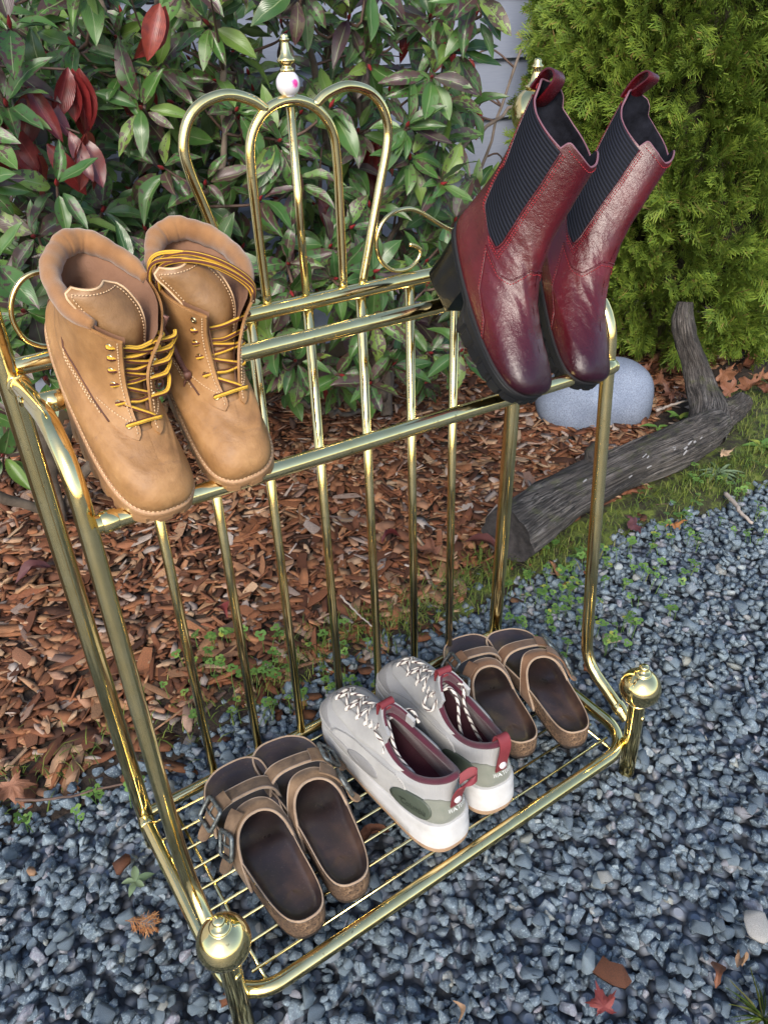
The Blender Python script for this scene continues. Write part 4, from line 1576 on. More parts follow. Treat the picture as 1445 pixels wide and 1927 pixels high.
# ------------------------------------------------------------------ grey sneakers
def mat_knit():
    t = NT('grey_knit')
    c = t.coord()
    w1 = t.n('TexWave', {'Vector': c, 'Scale': 190.0}, bands_direction='X').outputs[1]
    w2 = t.n('TexWave', {'Vector': c, 'Scale': 190.0}, bands_direction='Y').outputs[1]
    h = t.math('MULTIPLY', w1, w2)
    n = t.noise(c, 20, 4)
    col = t.ramp(n, [(0.3, (0.285, 0.283, 0.282)), (0.7, (0.345, 0.343, 0.342))])
    return t.done(Base_Color=col, Roughness=0.9, Normal=t.bump(h, 0.4, 0.0008))


M_KNIT = mat_knit()
M_PALE = suede('pale_grey_suede', (0.31, 0.302, 0.29), (0.40, 0.392, 0.375), 240, 0.9, 0.1)
M_MESH = simple('grey_mesh', (0.225, 0.222, 0.222), 0.9, 0, 0.06, 300, 0.5)
M_GSUEDE = suede('sage_suede', (0.135, 0.145, 0.115), (0.20, 0.206, 0.172), 240)
M_GREEN = simple('dark_green_rubber', (0.055, 0.068, 0.050), 0.5, 0, 0.1, 60, 0.1)
M_GTEXT = simple('deep_green_print', (0.012, 0.017, 0.012), 0.5)
M_WTEXT = simple('silver_print', (0.62, 0.63, 0.61), 0.4)
M_WINE = suede('wine_lining', (0.050, 0.007, 0.017), (0.080, 0.012, 0.026), 200, 0.9, 0.3)
M_WEB = leather('burgundy_webbing', [(0.3, (0.135, 0.016, 0.022)), (0.7, (0.20, 0.026, 0.034))], 0.65, 800, 0.2, 18)
M_MID = NT('white_midsole')
_c = M_MID.coord()
_n = M_MID.noise(_c, 24, 5, 0.65)
M_MID = M_MID.done(Base_Color=M_MID.ramp(_n, [(0.3, (0.42, 0.412, 0.40)), (0.62, (0.53, 0.525, 0.52))]), Roughness=0.55, Normal=M_MID.bump(M_MID.noise(_c, 350, 2), 0.1, 0.0006))
M_GUM = simple('gum_outsole', (0.33, 0.22, 0.14), 0.6)
M_LACE_W = lace_mat('flecked_lace', (0.58, 0.545, 0.49), (0.05, 0.022, 0.025), 'fleck')
M_RIVET = simple('pale_rivet', (0.55, 0.52, 0.53), 0.35)


def text_on(S, body, t, th, height, dirn, parent, mat, name, off=.0026, font_w=1.0):
    cu = bpy.data.curves.new(name, 'FONT')
    cu.body = body
    cu.size = 1.0
    cu.align_x = 'CENTER'
    cu.align_y = 'CENTER'
    o = bpy.data.objects.new('tmp_text', cu)
    COL.objects.link(o)
    dg = bpy.context.evaluated_depsgraph_get()
    dg.update()
    me = bpy.data.meshes.new_from_object(o.evaluated_get(dg))
    bpy.data.objects.remove(o)
    bpy.data.curves.remove(cu)
    V = np.array([v.co[:] for v in me.vertices])
    e = .01
    gt = np.linalg.norm(S.raw(t + e, th) - S.raw(t - e, th)) / (2 * e)
    gh = np.linalg.norm(S.raw(t, th + e) - S.raw(t, th - e)) / (2 * e)
    T = t + V[:, 1] * height / gt
    H = th + dirn * V[:, 0] * height * font_w / gh
    P = S.P(T, H, off)
    F = [tuple(p.vertices) for p in me.polygons]
    bpy.data.meshes.remove(me)
    return obj(name, (P, F), mat, parent, smooth=False)


def patch(S, t0, t1, h0, h1, off, n=14, m=18, shape='rect', base=-.0004):
    """rounded patch in (t, theta)"""
    if shape == 'oval':
        a, b = np.meshgrid(np.linspace(0, 1, 8), np.linspace(0, 2 * PI, 36, endpoint=False), indexing='ij')
        T = (t0 + t1) / 2 + a * np.sin(b) * (t1 - t0) / 2
        H = (h0 + h1) / 2 + a * np.cos(b) * (h1 - h0) / 2
        T = np.concatenate([T, T[-1:]])
        H = np.concatenate([H, H[-1:]])
        O = np.full(T.shape, off)
        O[-1] = base
        P = S.P(T, H, O)
        V, F = vf_grid(P, True)
        return V, F
    T, H = np.meshgrid(np.linspace(t0, t1, n), np.linspace(h0, h1, m), indexing='ij')
    return panel(S, T, H, off, base)


def sneaker(m, pose, label, tab):
    S = Shell(SNK_LV, m, p=.60, toe=-.010, mid=.002)
    rt = root('sneaker', label, 'sneaker', pose, 'pair of pale grey sneakers on the shelf')
    T, H = np.meshgrid(np.linspace(0, 1, 44), np.linspace(0, 2 * PI, 121), indexing='ij')
    obj('upper', vf_grid(S.P(T, H), flip=(m < 0)), M_KNIT, rt)
    T, H = np.meshgrid(np.linspace(.12, 1, 22), np.linspace(0, 2 * PI, 97), indexing='ij')
    obj('lining', vf_grid(S.P(T, H, -.0055), flip=(m > 0)), M_WINE, rt)
    r = S.P(np.full(97, .12), np.linspace(0, 2 * PI, 97), -.0055)
    cen = r.copy()
    cen[:, 0] *= .05
    obj('insole', vf_grid(np.stack([r, cen]), flip=(m > 0)), M_WINE, rt)
    th = np.linspace(0, 2 * PI, 90, endpoint=False)
    obj('collar_binding', tube(S.P(np.full(90, .995), th, -.0030), .0046, 10, closed=True), M_WINE, rt)
    # toe guard
    hh = np.linspace(-1.5, 1.5, 40)
    kk = np.linspace(0, 1, 10)
    topt = np.interp(np.abs(hh), [0, .35, .9, 1.25, 1.5], [.145, .15, .19, .26, .20])
    Tm = kk[:, None] * topt[None, :] + .004
    V, F = panel(S, Tm, np.repeat(hh[None], 10, 0), .0016, -.0004)
    obj('toe_guard', (V, F), M_PALE, rt)
    obj('stitching', tube(S.P(topt - .012, hh, .0018), .0005, 5), M_MESH, rt)
    hv = np.linspace(-.95, .95, 24)
    tl = np.interp(np.abs(hv), [0, .35, .95], [.155, .16, .20])
    tu = np.interp(np.abs(hv), [0, .3, .6, .95], [.325, .32, .29, .24])
    obj('vamp_mesh', panel(S, tl[None] + (tu - tl)[None] * kk[:, None], np.repeat(hv[None], 10, 0), .0008, -.0004), M_MESH, rt)
    # side overlays, lace stays, heel pieces
    for sd in (1, -1):
        hA = np.linspace(.95, 2.25, 26)
        lo = np.full(26, .01)
        hi = np.interp(hA, [.95, 1.15, 1.45, 1.75, 2.0, 2.25], [.30, .46, .62, .72, .60, .30])
        Tm = lo[None] + (hi - lo)[None] * kk[:, None]
        obj('side_overlay', panel(S, Tm, np.repeat(hA[None] * sd, 10, 0), .0012, -.0004), M_PALE, rt)
        stitch(S.P(hi - .02, hA * sd, .0016), .0007, M_MESH, rt, .0034)
        obj('mesh_window', patch(S, .10, .36, sd * 1.30, sd * 1.78, .0019, shape='oval'), M_MESH, rt)
        ts = np.linspace(.335, .965, 20)
        g = np.interp(ts, [.335, .37, .5, .965], [.006, .0095, .012, .0150])
        w = np.interp(ts, [.335, .37, .5, .965], [.012, .020, .021, .017])
        A, B = th_at(S, ts, g, sd), th_at(S, ts, g + w, sd)
        k8 = np.linspace(0, 1, 8)
        obj('lace_stay', panel(S, np.repeat(ts[:, None], 8, 1), A[:, None] * (1 - k8) + B[:, None] * k8, .0026, -.0004), M_PALE, rt)
        obj('logo_patch', patch(S, .045, .46, sd * 1.98, sd * 2.66, .0034, shape='oval'), M_GREEN, rt)
        if sd == 1:
            text_on(S, 'Columbia', .235, 2.36, .0125, -m, rt, M_GTEXT, 'logo_lettering', .0041, .85)
            em = MB()
            for k in range(8):
                a = k * PI / 4
                q = [(.27 + .018 * math.sin(a + b) * rr, 2.15 + .030 * math.cos(a + b) * rr) for b, rr in ((0, .35), (.32, .8), (0, 1.15), (-.32, .8))]
                em.add((np.array([S.P(tt, hh_, .0041) for tt, hh_ in q]), [(0, 1, 2, 3)]))
            obj('logo_emblem', em, M_GTEXT, rt, smooth=False)
    hB = np.linspace(2.30, 2 * PI - 2.30, 30)
    hi = np.interp(np.abs(hB - PI), [0, .35, .62, .84], [.50, .58, .52, .28])
    Tm = .01 + (hi - .01)[None] * kk[:, None]
    obj('heel_counter', panel(S, Tm, np.repeat(hB[None], 10, 0), .0022, -.0004), M_GSUEDE, rt)
    text_on(S, 'WATERPROOF', .33, PI - .16 * m, .0085, -m, rt, M_WTEXT, 'heel_lettering', .0034, .56)
    # tongue with a webbing tab
    ts = np.linspace(.36, 1.0, 16)
    k9 = np.linspace(-1, 1, 11)
    hw = np.interp(ts, [.36, .6, 1], [.010, .019, .023])
    Hh = np.stack([th_at(S, ts, hw * abs(q), np.sign(q) or 1) for q in k9], 1)
    P = S.P(np.repeat(ts[:, None], 11, 1), Hh, np.full((16, 11), .0002))
    tip = [P[-1] + np.array([0, -.002, .010]), P[-1] * np.array([.9, 1, 1]) + np.array([0, -.006, .020])]
    P = np.concatenate([P, np.array(tip)])
    obj('tongue', sheet(P, grid_normals(P), .0045), M_KNIT, rt, auto=60)
    Q = P[-7:, 1:-1] - np.array([0, .0042, .001])
    obj('tongue_lining', sheet(Q, grid_normals(Q), .003), M_WINE, rt, auto=60)
    c = P[-2, 5]
    X = np.array([1.0, 0, 0])
    tb = [c + np.array([0, .0035, -.012]), c + np.array([0, .003, .004]), c + np.array([0, -.001, .012]), c + np.array([0, -.007, .012]), c + np.array([0, -.0085, .002])]
    sp = spline(tb, 16)
    G = sp[:, None, :] + X * np.linspace(-.0105, .0105, 4)[None, :, None]
    obj('tongue_tab', sheet(G, grid_normals(G), .0018), M_WEB, rt, auto=60)
    # heel pull tab with rivet
    b0, b1 = S.P(.40, PI, .0032), S.P(.97, PI, .0032)
    if tab == 'up':
        path = [b0, (b0 + b1) / 2 + np.array([0, -.002, 0]), b1 + np.array([0, -.005, .004]), b1 + np.array([0, -.001, .017]), b1 + np.array([0, .007, .017]), b1 + np.array([0, .0115, .004]), b1 + np.array([0, .010, -.010])]
        sk = np.zeros(7)
    else:
        path = [b0, (b0 + b1) / 2 + np.array([0, -.003, 0]), b1 + np.array([.003, -.010, .000]), b1 + np.array([.014, -.014, .004]), b1 + np.array([.022, -.010, .007]), b1 + np.array([.016, -.004, .007]), b1 + np.array([.004, .000, .000])]
    sp = spline(path, 34)
    G = sp[:, None, :] + X * np.linspace(-.0082, .0082, 4)[None, :, None] * (1.0 if tab == 'up' else .9)
    if tab != 'up':
        k = np.clip((np.linspace(0, 1, 34) - .3) / .3, 0, 1)
        off = np.linspace(-.0082, .0082, 4)
        G = sp[:, None, :] + (X[None, None] * (1 - k * .75)[:, None, None] + np.array([0, .3, .7])[None, None] * (k)[:, None, None]) * off[None, :, None]
    obj('heel_tab', sheet(G, grid_normals(G), .0020), M_WEB, rt, auto=60)
    q = (b0 * .7 + b1 * .3) + np.array([0, -.0035, .0])
    obj('rivet', lathe([(.0052, -.001), (.0052, .0008), (.004, .0016), (0, .0018)], 18, q, S.normal(.55, PI)), M_RIVET, rt)
    # midsole and gum outsole
    ring, th, o = S.ring(0.0, 150)
    s = (1 + np.cos(th)) / 2
    fl = np.interp(s, [0, .25, .6, 1], [.0105, .0060, .0035, .0040])
    rows = []
    for f, a, dz in ((0, .2, .0025), (0, .75, .0020), (.12, 1.0, 0), (.40, .85, 0), (.48, 1.05, 0), (.85, 1.15, 0), (.90, .9, 0)):
        q = ring + o * (fl * a)[:, None]
        q[:, 2] = ring[:, 2] * (1 - f) + (.004 + .010 * np.clip((s - .85) / .15, 0, 1) ** 2) * f + dz
        rows.append(q)
    obj('midsole', vf_grid(np.stack(rows), True, flip=(m > 0)), M_MID, rt, auto=50)
    rows2 = []
    for f, a in ((0, .95), (.1, 1.12), (.8, 1.05), (1, .5), (1, -2.5)):
        q = ring + o * (fl * a)[:, None]
        top = rows[-1][:, 2] + .0005
        q[:, 2] = top * (1 - f) + (.0 + .009 * np.clip((s - .85) / .15, 0, 1) ** 2) * f
        rows2.append(q)
    V, F = vf_grid(np.stack(rows2), True, flip=(m > 0))
    obj('outsole', (V, F), M_GUM, rt, auto=50)
    # laces
    tt = np.linspace(.40, .90, 6)
    L = [(S.P(t, th_at(S, t, np.interp(t, [.37, .5, .965], [.0135, .0165, .019]), -m)[0], .003), S.normal(t, .3)) for t in tt]
    R = [(S.P(t, th_at(S, t, np.interp(t, [.37, .5, .965], [.0135, .0165, .019]), m)[0], .003), S.normal(t, -.3)) for t in tt]
    for i in range(6):
        (a, na), (b, nb) = L[i], R[i]
        for (p, q) in ((a, L[min(i + 1, 5)][0] * .0 + b), ):
            up = (na + nb) * .5
            lace('lace', M_LACE_W, rt, [p - na * .004, p + na * .002, p * .7 + q * .3 + up * .0050, (p + q) / 2 + up * .0062, p * .3 + q * .7 + up * .005, q + nb * .002, q - nb * .004], .0023)
        if i < 5:
            (c, nc), (d, nd) = L[i + 1], R[i + 1]
            up = (na + nb) * .5
            lace('lace', M_LACE_W, rt, [a + na * .001, a * .7 + d * .3 + up * .0075, (a + d) / 2 + up * .0085, a * .25 + d * .75 + up * .0075, d + nd * .001], .0023)
            lace('lace', M_LACE_W, rt, [b + nb * .001, b * .7 + c * .3 + up * .0095, (b + c) / 2 + up * .0105, b * .25 + c * .75 + up * .009, c + nc * .001], .0023)
    (a, na), (b, nb) = L[5], R[5]
    if tab == 'up':
        lace('lace', M_LACE_W, rt, [a + na * .002, a + np.array([.010, -.010, .012]), a + np.array([.018, -.020, .020]), a + np.array([.022, -.032, .004]), a + np.array([.016, -.046, -.022]), a + np.array([.016, -.058, -.045]), a + np.array([.020, -.072, -.058])], .0023, 60)
        lace('lace', M_LACE_W, rt, [b + nb * .002, b + np.array([-.006, -.012, .014]), b + np.array([-.004, -.022, .016]), b + np.array([-.010, -.034, -.006]), b + np.array([-.006, -.050, -.034]), b + np.array([.0, -.066, -.058])], .0023, 60)
        lace('lace', M_LACE_W, rt, [a + na * .003, a + np.array([-.012, -.004, .004]), a + np.array([-.020, -.010, -.002]), a + np.array([-.014, -.020, -.006]), a + np.array([.000, -.014, .002])], .0023, 40)
    else:
        lace('lace', M_LACE_W, rt, [b + nb * .002, b + np.array([.004, -.006, .012]), b + np.array([.010, -.014, .012]), b + np.array([.012, -.024, -.002])], .0023, 40)
        lace('lace', M_LACE_W, rt, [a + na * .002, a + np.array([.014, -.004, .016]), a + np.array([.010, -.018, .010]), a + np.array([.006, -.034, -.010]), a + np.array([.004, -.052, -.016]), a + np.array([.007, -.074, -.024]), a + np.array([.009, -.088, -.036])], .0023, 60)
        lace('lace', M_LACE_W, rt, [a + na * .002, a + np.array([-.006, -.012, .003]), a + np.array([-.003, -.022, -.006]), a + np.array([-.010, -.030, -.012])], .0023, 40)
    return rt


sneaker(-1, flat_pose(-.0039, -.2713, -.033, .95), 'pale grey sneaker with heel tab flopped sideways, beside the front pair of sandals', 'flop')
sneaker(1, flat_pose(.0727, -.2643, .109, .937), 'pale grey sneaker with upright heel tab, lace ends dangling inside its collar', 'up')
# ------------------------------------------------------------------ house wall behind the shrub
def mat_siding():
    t = NT('painted_siding')
    c = t.coord()
    g = t.noise(t.mapping(c, (2, 1, 40)), 7.0, 5, 0.6)
    col = t.ramp(g, [(0.3, (0.23, 0.262, 0.345)), (0.7, (0.27, 0.302, 0.385))])
    return t.done(Base_Color=col, Roughness=0.6, Normal=t.bump(g, 0.25, 0.0015))


M_SIDING = mat_siding()
M_BOARD = simple('weathered_board', (0.085, 0.062, 0.035), 0.85, 0, 0.35, 14, 0.4)
wall = thing('house_wall', 'pale blue-grey house wall of lapped horizontal siding behind the shrub', 'wall', (0.4, 1.44, 0))
for i in range(12):
    z0 = .146 - .17 * 1 + .17 * i if i else .045
    z0 = .146 + .17 * (i - 1) if i > 0 else .04
    z1 = .146 + .17 * i + .012
    y0, y1 = 1.42 - 1.44, 1.437 - 1.44
    V = np.array([(-3.4, y0, z0), (4.2, y0, z0), (4.2, y1, z1), (-3.4, y1, z1), (-3.4, y1 + .012, z0), (4.2, y1 + .012, z0), (4.2, y1 + .012, z1), (-3.4, y1 + .012, z1)])
    F = [(0, 1, 2, 3), (4, 7, 6, 5), (0, 4, 5, 1), (3, 2, 6, 7), (0, 3, 7, 4), (1, 5, 6, 2)]
    obj('siding_board', (V, F), M_SIDING, wall, smooth=False)
obj('skirting_board', boxm((.4, -.012 + .0, .0), (7.6, .03, .085)), M_BOARD, wall, smooth=False)


# ------------------------------------------------------------------ shrub
def leaf_mesh(seed, wid=.36, cup=.10, bend=.16, rows=9):
    r = np.random.default_rng(seed)
    a = np.linspace(0, 1, rows)
    w = wid * np.sin(PI * np.clip(a * .97 + .015, 0, 1) ** .92) ** .85 * .5
    w[-1] = .004
    w[0] = .012
    sw = r.normal(0, .03)
    V, uv = [], []
    for i in range(rows):
        z = -bend * a[i] ** 2 + .02 * math.sin(a[i] * 9 + seed)
        x0 = sw * math.sin(a[i] * PI)
        for j, q in enumerate((-1, -.5, 0, .5, 1)):
            zz = cup * (abs(q) ** 1.3) * w[i] / (.5 * wid) * .7 + .012 * math.sin(a[i] * 17 + q * 3 + seed)
            V.append((x0 + q * w[i], a[i], z + zz))
            uv.append((q * .5 + .5, a[i]))
    F = []
    for i in range(rows - 1):
        for j in range(4):
            F.append((i * 5 + j, i * 5 + j + 1, i * 5 + j + 6, i * 5 + j + 5))
    return np.array(V), np.array(F), np.array(uv)


def mat_leaf(name, red=False):
    t = NT(name)
    r = t.rnd()
    uvc = t.coord('UV')
    s = t.n('SeparateXYZ', {'Vector': uvc}).outputs
    uvs = t.mapping(uvc, (.4, 1, 1))
    w4 = t.math('MULTIPLY', r, 57.0)
    n1 = t.n('TexNoise', {'Vector': uvs, 'W': w4, 'Scale': 9.0, 'Detail': 3.0, 'Roughness': .55}, noise_dimensions='4D').outputs[0]
    n2 = t.n('TexNoise', {'Vector': uvs, 'W': w4, 'Scale': 2.2, 'Detail': 2.0}, noise_dimensions='4D').outputs[0]
    if red:
        base = t.ramp(r, [(0, (0.09, 0.012, 0.012)), (.5, (0.17, 0.018, 0.018)), (1, (0.23, 0.040, 0.022))])
        col = t.mix(t.ramp(n1, [(.45, .0), (.7, .6)]), base, (0.05, 0.008, 0.012))
    else:
        base = t.ramp(r, [(0, (0.026, 0.072, 0.016)), (.3, (0.055, 0.130, 0.024)), (.6, (0.036, 0.098, 0.028)), (.80, (0.090, 0.175, 0.032)), (.94, (0.15, 0.22, 0.04)), (.955, (0.060, 0.020, 0.036)), (1, (0.035, 0.012, 0.026))])
        base = t.mix(t.ramp(n2, [(.38, 0.0), (.75, .32)]), base, (0.11, 0.175, 0.06))
        thr = t.math('ADD', t.math('MULTIPLY', n2, .55), t.math('MULTIPLY', t.math('FRACT', t.math('MULTIPLY', r, 7.31)), .30))
        sp = t.math('SUBTRACT', t.math('ADD', n1, thr), 0.012)
        col = t.mix(t.ramp(sp, [(0.985, 0.0), (1.0, .88)]), base, t.mix(n2, (0.030, 0.010, 0.026), (0.085, 0.026, 0.035)))
        edge = t.math('ABSOLUTE', t.math('SUBTRACT', s[0], .5))
        col = t.mix(t.ramp(edge, [(.44, 0.0), (.5, .5)]), col, (0.07, 0.03, 0.02))
    mid = t.math('ABSOLUTE', t.math('SUBTRACT', s[0], .5))
    col = t.mix(t.ramp(mid, [(.012, .75), (.035, 0.0)]), col, (0.20, 0.25, 0.12) if not red else (0.25, .05, .05))
    vein = t.math('SINE', t.math('ADD', t.math('MULTIPLY', s[1], 75.0), t.math('MULTIPLY', mid, -70.0)))
    back = t.n('NewGeometry').outputs['Backfacing']
    col = t.mix(t.math('MULTIPLY', back, .6), col, (0.13, 0.18, 0.10) if not red else (0.20, 0.04, 0.04))
    nb = t.bump(vein, 0.12, 0.0006)
    p = t.n('BsdfPrincipled', {'Base Color': col, 'Roughness': t.ramp(r, [(0, .26), (1, .44)]), 'Normal': nb, 'Specular IOR Level': .5, 'Coat Weight': 0.0})
    tr = t.n('BsdfTranslucent', {'Color': t.mix(.5, col, (0.12, 0.2, 0.03) if not red else (0.3, .03, .02))})
    mx = t.n('MixShader', {0: .13, 1: p.outputs[0], 2: tr.outputs[0]})
    t.t.links.new(mx.outputs[0], t.out.inputs['Surface'])
    return t.m


M_LEAF, M_RLEAF = mat_leaf('glossy_leaf'), mat_leaf('red_leaf', True)
M_BARK = simple('grey_bark', (0.125, 0.098, 0.075), 0.85, 0, 0.4, 35, 0.5, 0.003)
M_TWIG = simple('brown_twig', (0.085, 0.050, 0.036), 0.7, 0, 0.4, 40, 0.3)
M_BUD = simple('red_bud', (0.22, 0.018, 0.022), 0.5)
SB = np.array([.712, .92, 0.0])
shrub = thing('spotted_shrub', 'large evergreen shrub with glossy purple spotted leaves and a few red ones behind the rack', 'shrub', SB)


def build_shrub():
    stems = []

    def stem(pts, r0, r1, name='branch'):
        p = spline(np.array(pts, float), 26)
        p += rng.normal(0, .0035, p.shape)
        p[0] = pts[0]
        r = np.linspace(r0, r1, 26) * (1 + .08 * rng.normal(size=26))
        obj(name, tube(p - SB, r, 9), M_BARK, shrub)
        stems.append(p)
    stem([(.712, .92, -.02), (.715, .92, .10), (.717, .92, .27), (.699, .92, .51), (.682, .92, .72), (.694, .92, .87), (.72, .93, 1.05), (.74, .93, 1.3)], .0185, .008, 'trunk')
    stem([(.720, .925, .03), (.76, .94, .18), (.795, .95, .33), (.80, .96, .52), (.86, .97, .75), (.96, .98, .98)], .012, .004)
    stem([(.705, .915, .05), (.66, .90, .20), (.61, .88, .40), (.56, .85, .62), (.50, .82, .85), (.48, .8, 1.1)], .013, .005)
    stem([(.690, .92, .70), (.668, .94, .82), (.630, .95, .91), (.586, .95, .97), (.52, .95, 1.08)], .010, .005)
    stem([(.70, .93, .06), (.60, .98, .16), (.45, 1.0, .30), (.30, .98, .50), (.18, .92, .75), (.10, .88, 1.05)], .012, .005)
    stem([(.700, .92, .42), (.78, .88, .55), (.90, .84, .66), (1.02, .82, .74), (1.10, .80, .80)], .007, .003)
    stem([(.715, .93, .16), (.84, .95, .30), (.95, .95, .46), (1.05, .93, .62), (1.16, .93, .86)], .007, .003)
    stem([(-.18, .90, -.02), (-.17, .88, .25), (-.20, .82, .55), (-.26, .76, .85), (-.3, .74, 1.15)], .015, .006)
    stem([(-.17, .91, .02), (-.02, .86, .22), (.12, .78, .42), (.22, .72, .66), (.26, .7, .95)], .012, .005)
    stem([(-.19, .90, .02), (-.36, .84, .20), (-.50, .78, .42), (-.62, .74, .70), (-.7, .72, 1.0)], .012, .005)
    stem([(-.16, .92, .12), (.05, 1.02, .36), (.20, 1.05, .62), (.3, 1.08, 1.0)], .010, .005)
    stem([(.72, .93, .02), (.60, .86, .06), (.47, .78, .12), (.36, .70, .20), (.28, .64, .28)], .008, .004)
    allp = np.vstack(stems)
    # leaf rosettes
    ros = []
    tries = 0
    while len(ros) < 480 and tries < 60000:
        tries += 1
        p = np.array([rng.uniform(-.95, 1.22), rng.uniform(.40, 1.30), rng.uniform(.06, 1.25)])
        front = .46 + .10 * math.sin(p[0] * 5 + 1) + .08 * math.sin(p[2] * 9 + p[0] * 3)
        if p[1] < front:
            continue
        if p[0] > .20 + .93 * p[1]:
            continue
        x, y, z = project(p)
        if not (-120 < x[0] < IW + 120 and -160 < y[0] < 1000):
            continue
        pr = 1.0
        if p[0] > .42:
            pr = .42
        if p[0] > .95:
            pr *= .45
        low = .36 if p[0] < .2 else .30
        if p[2] < low:
            pr *= .10 if p[0] < .12 else .10
        if p[1] > .98:
            pr *= .5
        if p[1] < .62:
            pr *= 1.3
        if p[2] > .80 and p[0] < .7:
            pr *= 1.8
        if abs(p[0] - .66 - .02 * math.sin(p[2] * 20)) < .10 and p[1] < .95 and p[2] > .66:
            pr *= .5
        if rng.random() > pr:
            continue
        if ros and np.min(np.linalg.norm(np.array(ros) - p, axis=1)) < .052:
            continue
        ros.append(p)
    # a few rosettes the picture shows low down by the stems
    for px, py, yy in ((655, 610, .70), (700, 660, .84), (640, 720, .72), (560, 690, .60), (770, 640, .9), (800, 720, .9), (520, 640, .62), (60, 640, .62), (260, 720, .62), (370, 660, .60), (40, 640, .55)):
        ros.append(at_y(px, py, yy))
    ros = np.array(ros)
    tw = MB()
    bd = MB()
    leaves = []                                        # position, direction, up, size, red
    net = allp.copy()
    ros = ros[np.argsort([np.min(np.linalg.norm(allp - p, axis=1)) for p in ros])]
    for p in ros:
        d = np.linalg.norm(net - p, axis=1) + .5 * np.maximum(0, net[:, 2] - p[2] + .02) + np.where(np.linalg.norm(net - p, axis=1) < .03, 1, 0)
        q = net[int(np.argmin(d))]
        axis = p - q
        axis = axis / (np.linalg.norm(axis) + 1e-6)
        face = np.array([-.40, -.75, .38]) + rng.normal(0, .28, 3)
        ax = axis * .5 + face
        ax /= np.linalg.norm(ax)
        mid = (p + q) / 2 + rng.normal(0, .012, 3) + np.array([0, 0, -.02])
        tw.add(tube(spline([q, mid, p - ax * .02, p], 9) - SB, np.linspace(.0032, .0017, 9), 5))
        net = np.vstack([net, mid[None], (mid * .5 + q * .5)[None], (p - ax * .02)[None]])
        bd.add(lathe([(.0022, -.006), (.0038, 0), (.0026, .006), (.0008, .013)], 6, p - SB, ax))
        n = rng.integers(6, 11)
        a0 = rng.uniform(0, 2 * PI)
        t1 = np.cross(ax, [0, 0, 1.0])
        t1 /= np.linalg.norm(t1)
        t2 = np.cross(ax, t1)
        for k in range(n):
            a = a0 + k * 2.4 + rng.normal(0, .25)
            spread = rng.uniform(.65, 1.6)
            d = ax * math.cos(spread) + (t1 * math.cos(a) + t2 * math.sin(a)) * math.sin(spread)
            d[2] -= rng.uniform(0, .35)
            up = ax * 1.0 + np.array([0, -.1, .55]) + rng.normal(0, .25, 3)
            leaves.append((p + d * rng.uniform(.004, .016) - ax * rng.uniform(0, .02), d, up, rng.uniform(.044, .086), 0))
    # drooping red young growth
    for px, py, yy, k in ((55, 165, .62, 4), (130, 130, .62, 5), (150, 250, .60, 6), (5, 225, .60, 4), (80, 290, .60, 2), (700, 265, .80, 6), (845, 70, 1.0, 5), (880, 110, 1.0, 5), (770, 10, .85, 3), (600, 365, .70, 2), (320, 10, .6, 2), (720, 590, .95, 3), (690, 300, .85, 3), (600, 690, .9, 2), (960, 330, 1.0, 2), (235, 120, .7, 3), (900, 200, 1.0, 3)):
        p = at_y(px, py, yy)
        for j in range(k):
            d = np.array([rng.normal(0, .30), rng.normal(-.15, .25), -1.0])
            leaves.append((p + rng.normal(0, .006, 3), d, np.array([rng.normal(0, .6), -1.0, .2]), rng.uniform(.066, .095), 1))
        d = np.linalg.norm(allp - p, axis=1)
        q = allp[int(np.argmin(d))]
        tw.add(tube(spline([q, (p + q) / 2 + np.array([0, 0, .03]), p], 8) - SB, np.linspace(.003, .0018, 8), 5))
    # thin bare shoots
    for k in range(70):
        q = allp[rng.integers(0, len(allp))]
        if q[2] < .25:
            continue
        e = q + np.array([rng.normal(0, .16), rng.normal(-.05, .1), rng.uniform(-.02, .28)])
        if e[0] > .16 + .9 * e[1] or e[1] < .4:
            continue
        tw.add(tube(spline([q, (q + e) / 2 + rng.normal(0, .02, 3), e], 9) - SB, np.linspace(.003, .001, 9), 5))
    obj('twigs', tw, M_TWIG, shrub, kind='stuff')
    obj('buds', bd, M_BUD, shrub, kind='stuff')
    base = [leaf_mesh(i, wid=.34 + .05 * (i % 3), cup=.06 + .05 * (i % 4), bend=.06 + .09 * (i % 5)) for i in range(10)]
    n = len(leaves)
    P = np.array([l[0] for l in leaves])
    D = np.array([l[1] for l in leaves])
    U = np.array([l[2] for l in leaves])
    S = np.array([l[3] for l in leaves])
    red = np.array([l[4] for l in leaves])
    R = frames(D, U)
    idx = rng.integers(0, 10, n)
    x, y, z = project(P + D * .04)
    inn = (x > 0) & (x < IW) & (y > 0) & (y < IH)
    score = np.where(inn, S / z ** 2.2, 0) + red * inn * .02
    order = np.argsort(-score)
    own, rest = order[:300], order[300:]
    for want, nm, mt in ((0, 'foliage', M_LEAF), (1, 'red_foliage', M_RLEAF)):
        sel = rest[red[rest] == want]
        if len(sel):
            V, F, uv = merge_copies(base, idx[sel], R[sel], S[sel], P[sel] - SB)
            put(nm, make_mesh(nm, V, F, mt, True, uv), shrub, kind='stuff')
    ml = [make_mesh('leaf', V, F, M_LEAF, True, uv) for V, F, uv in base]
    mr = [make_mesh('red_leaf', V, F, M_RLEAF, True, uv) for V, F, uv in base]
    for i in own:
        o = put('red_leaf' if red[i] else 'leaf', (mr if red[i] else ml)[idx[i]], shrub)
        o.matrix_local = mat4(R[i], S[i], P[i] - SB)


build_shrub()


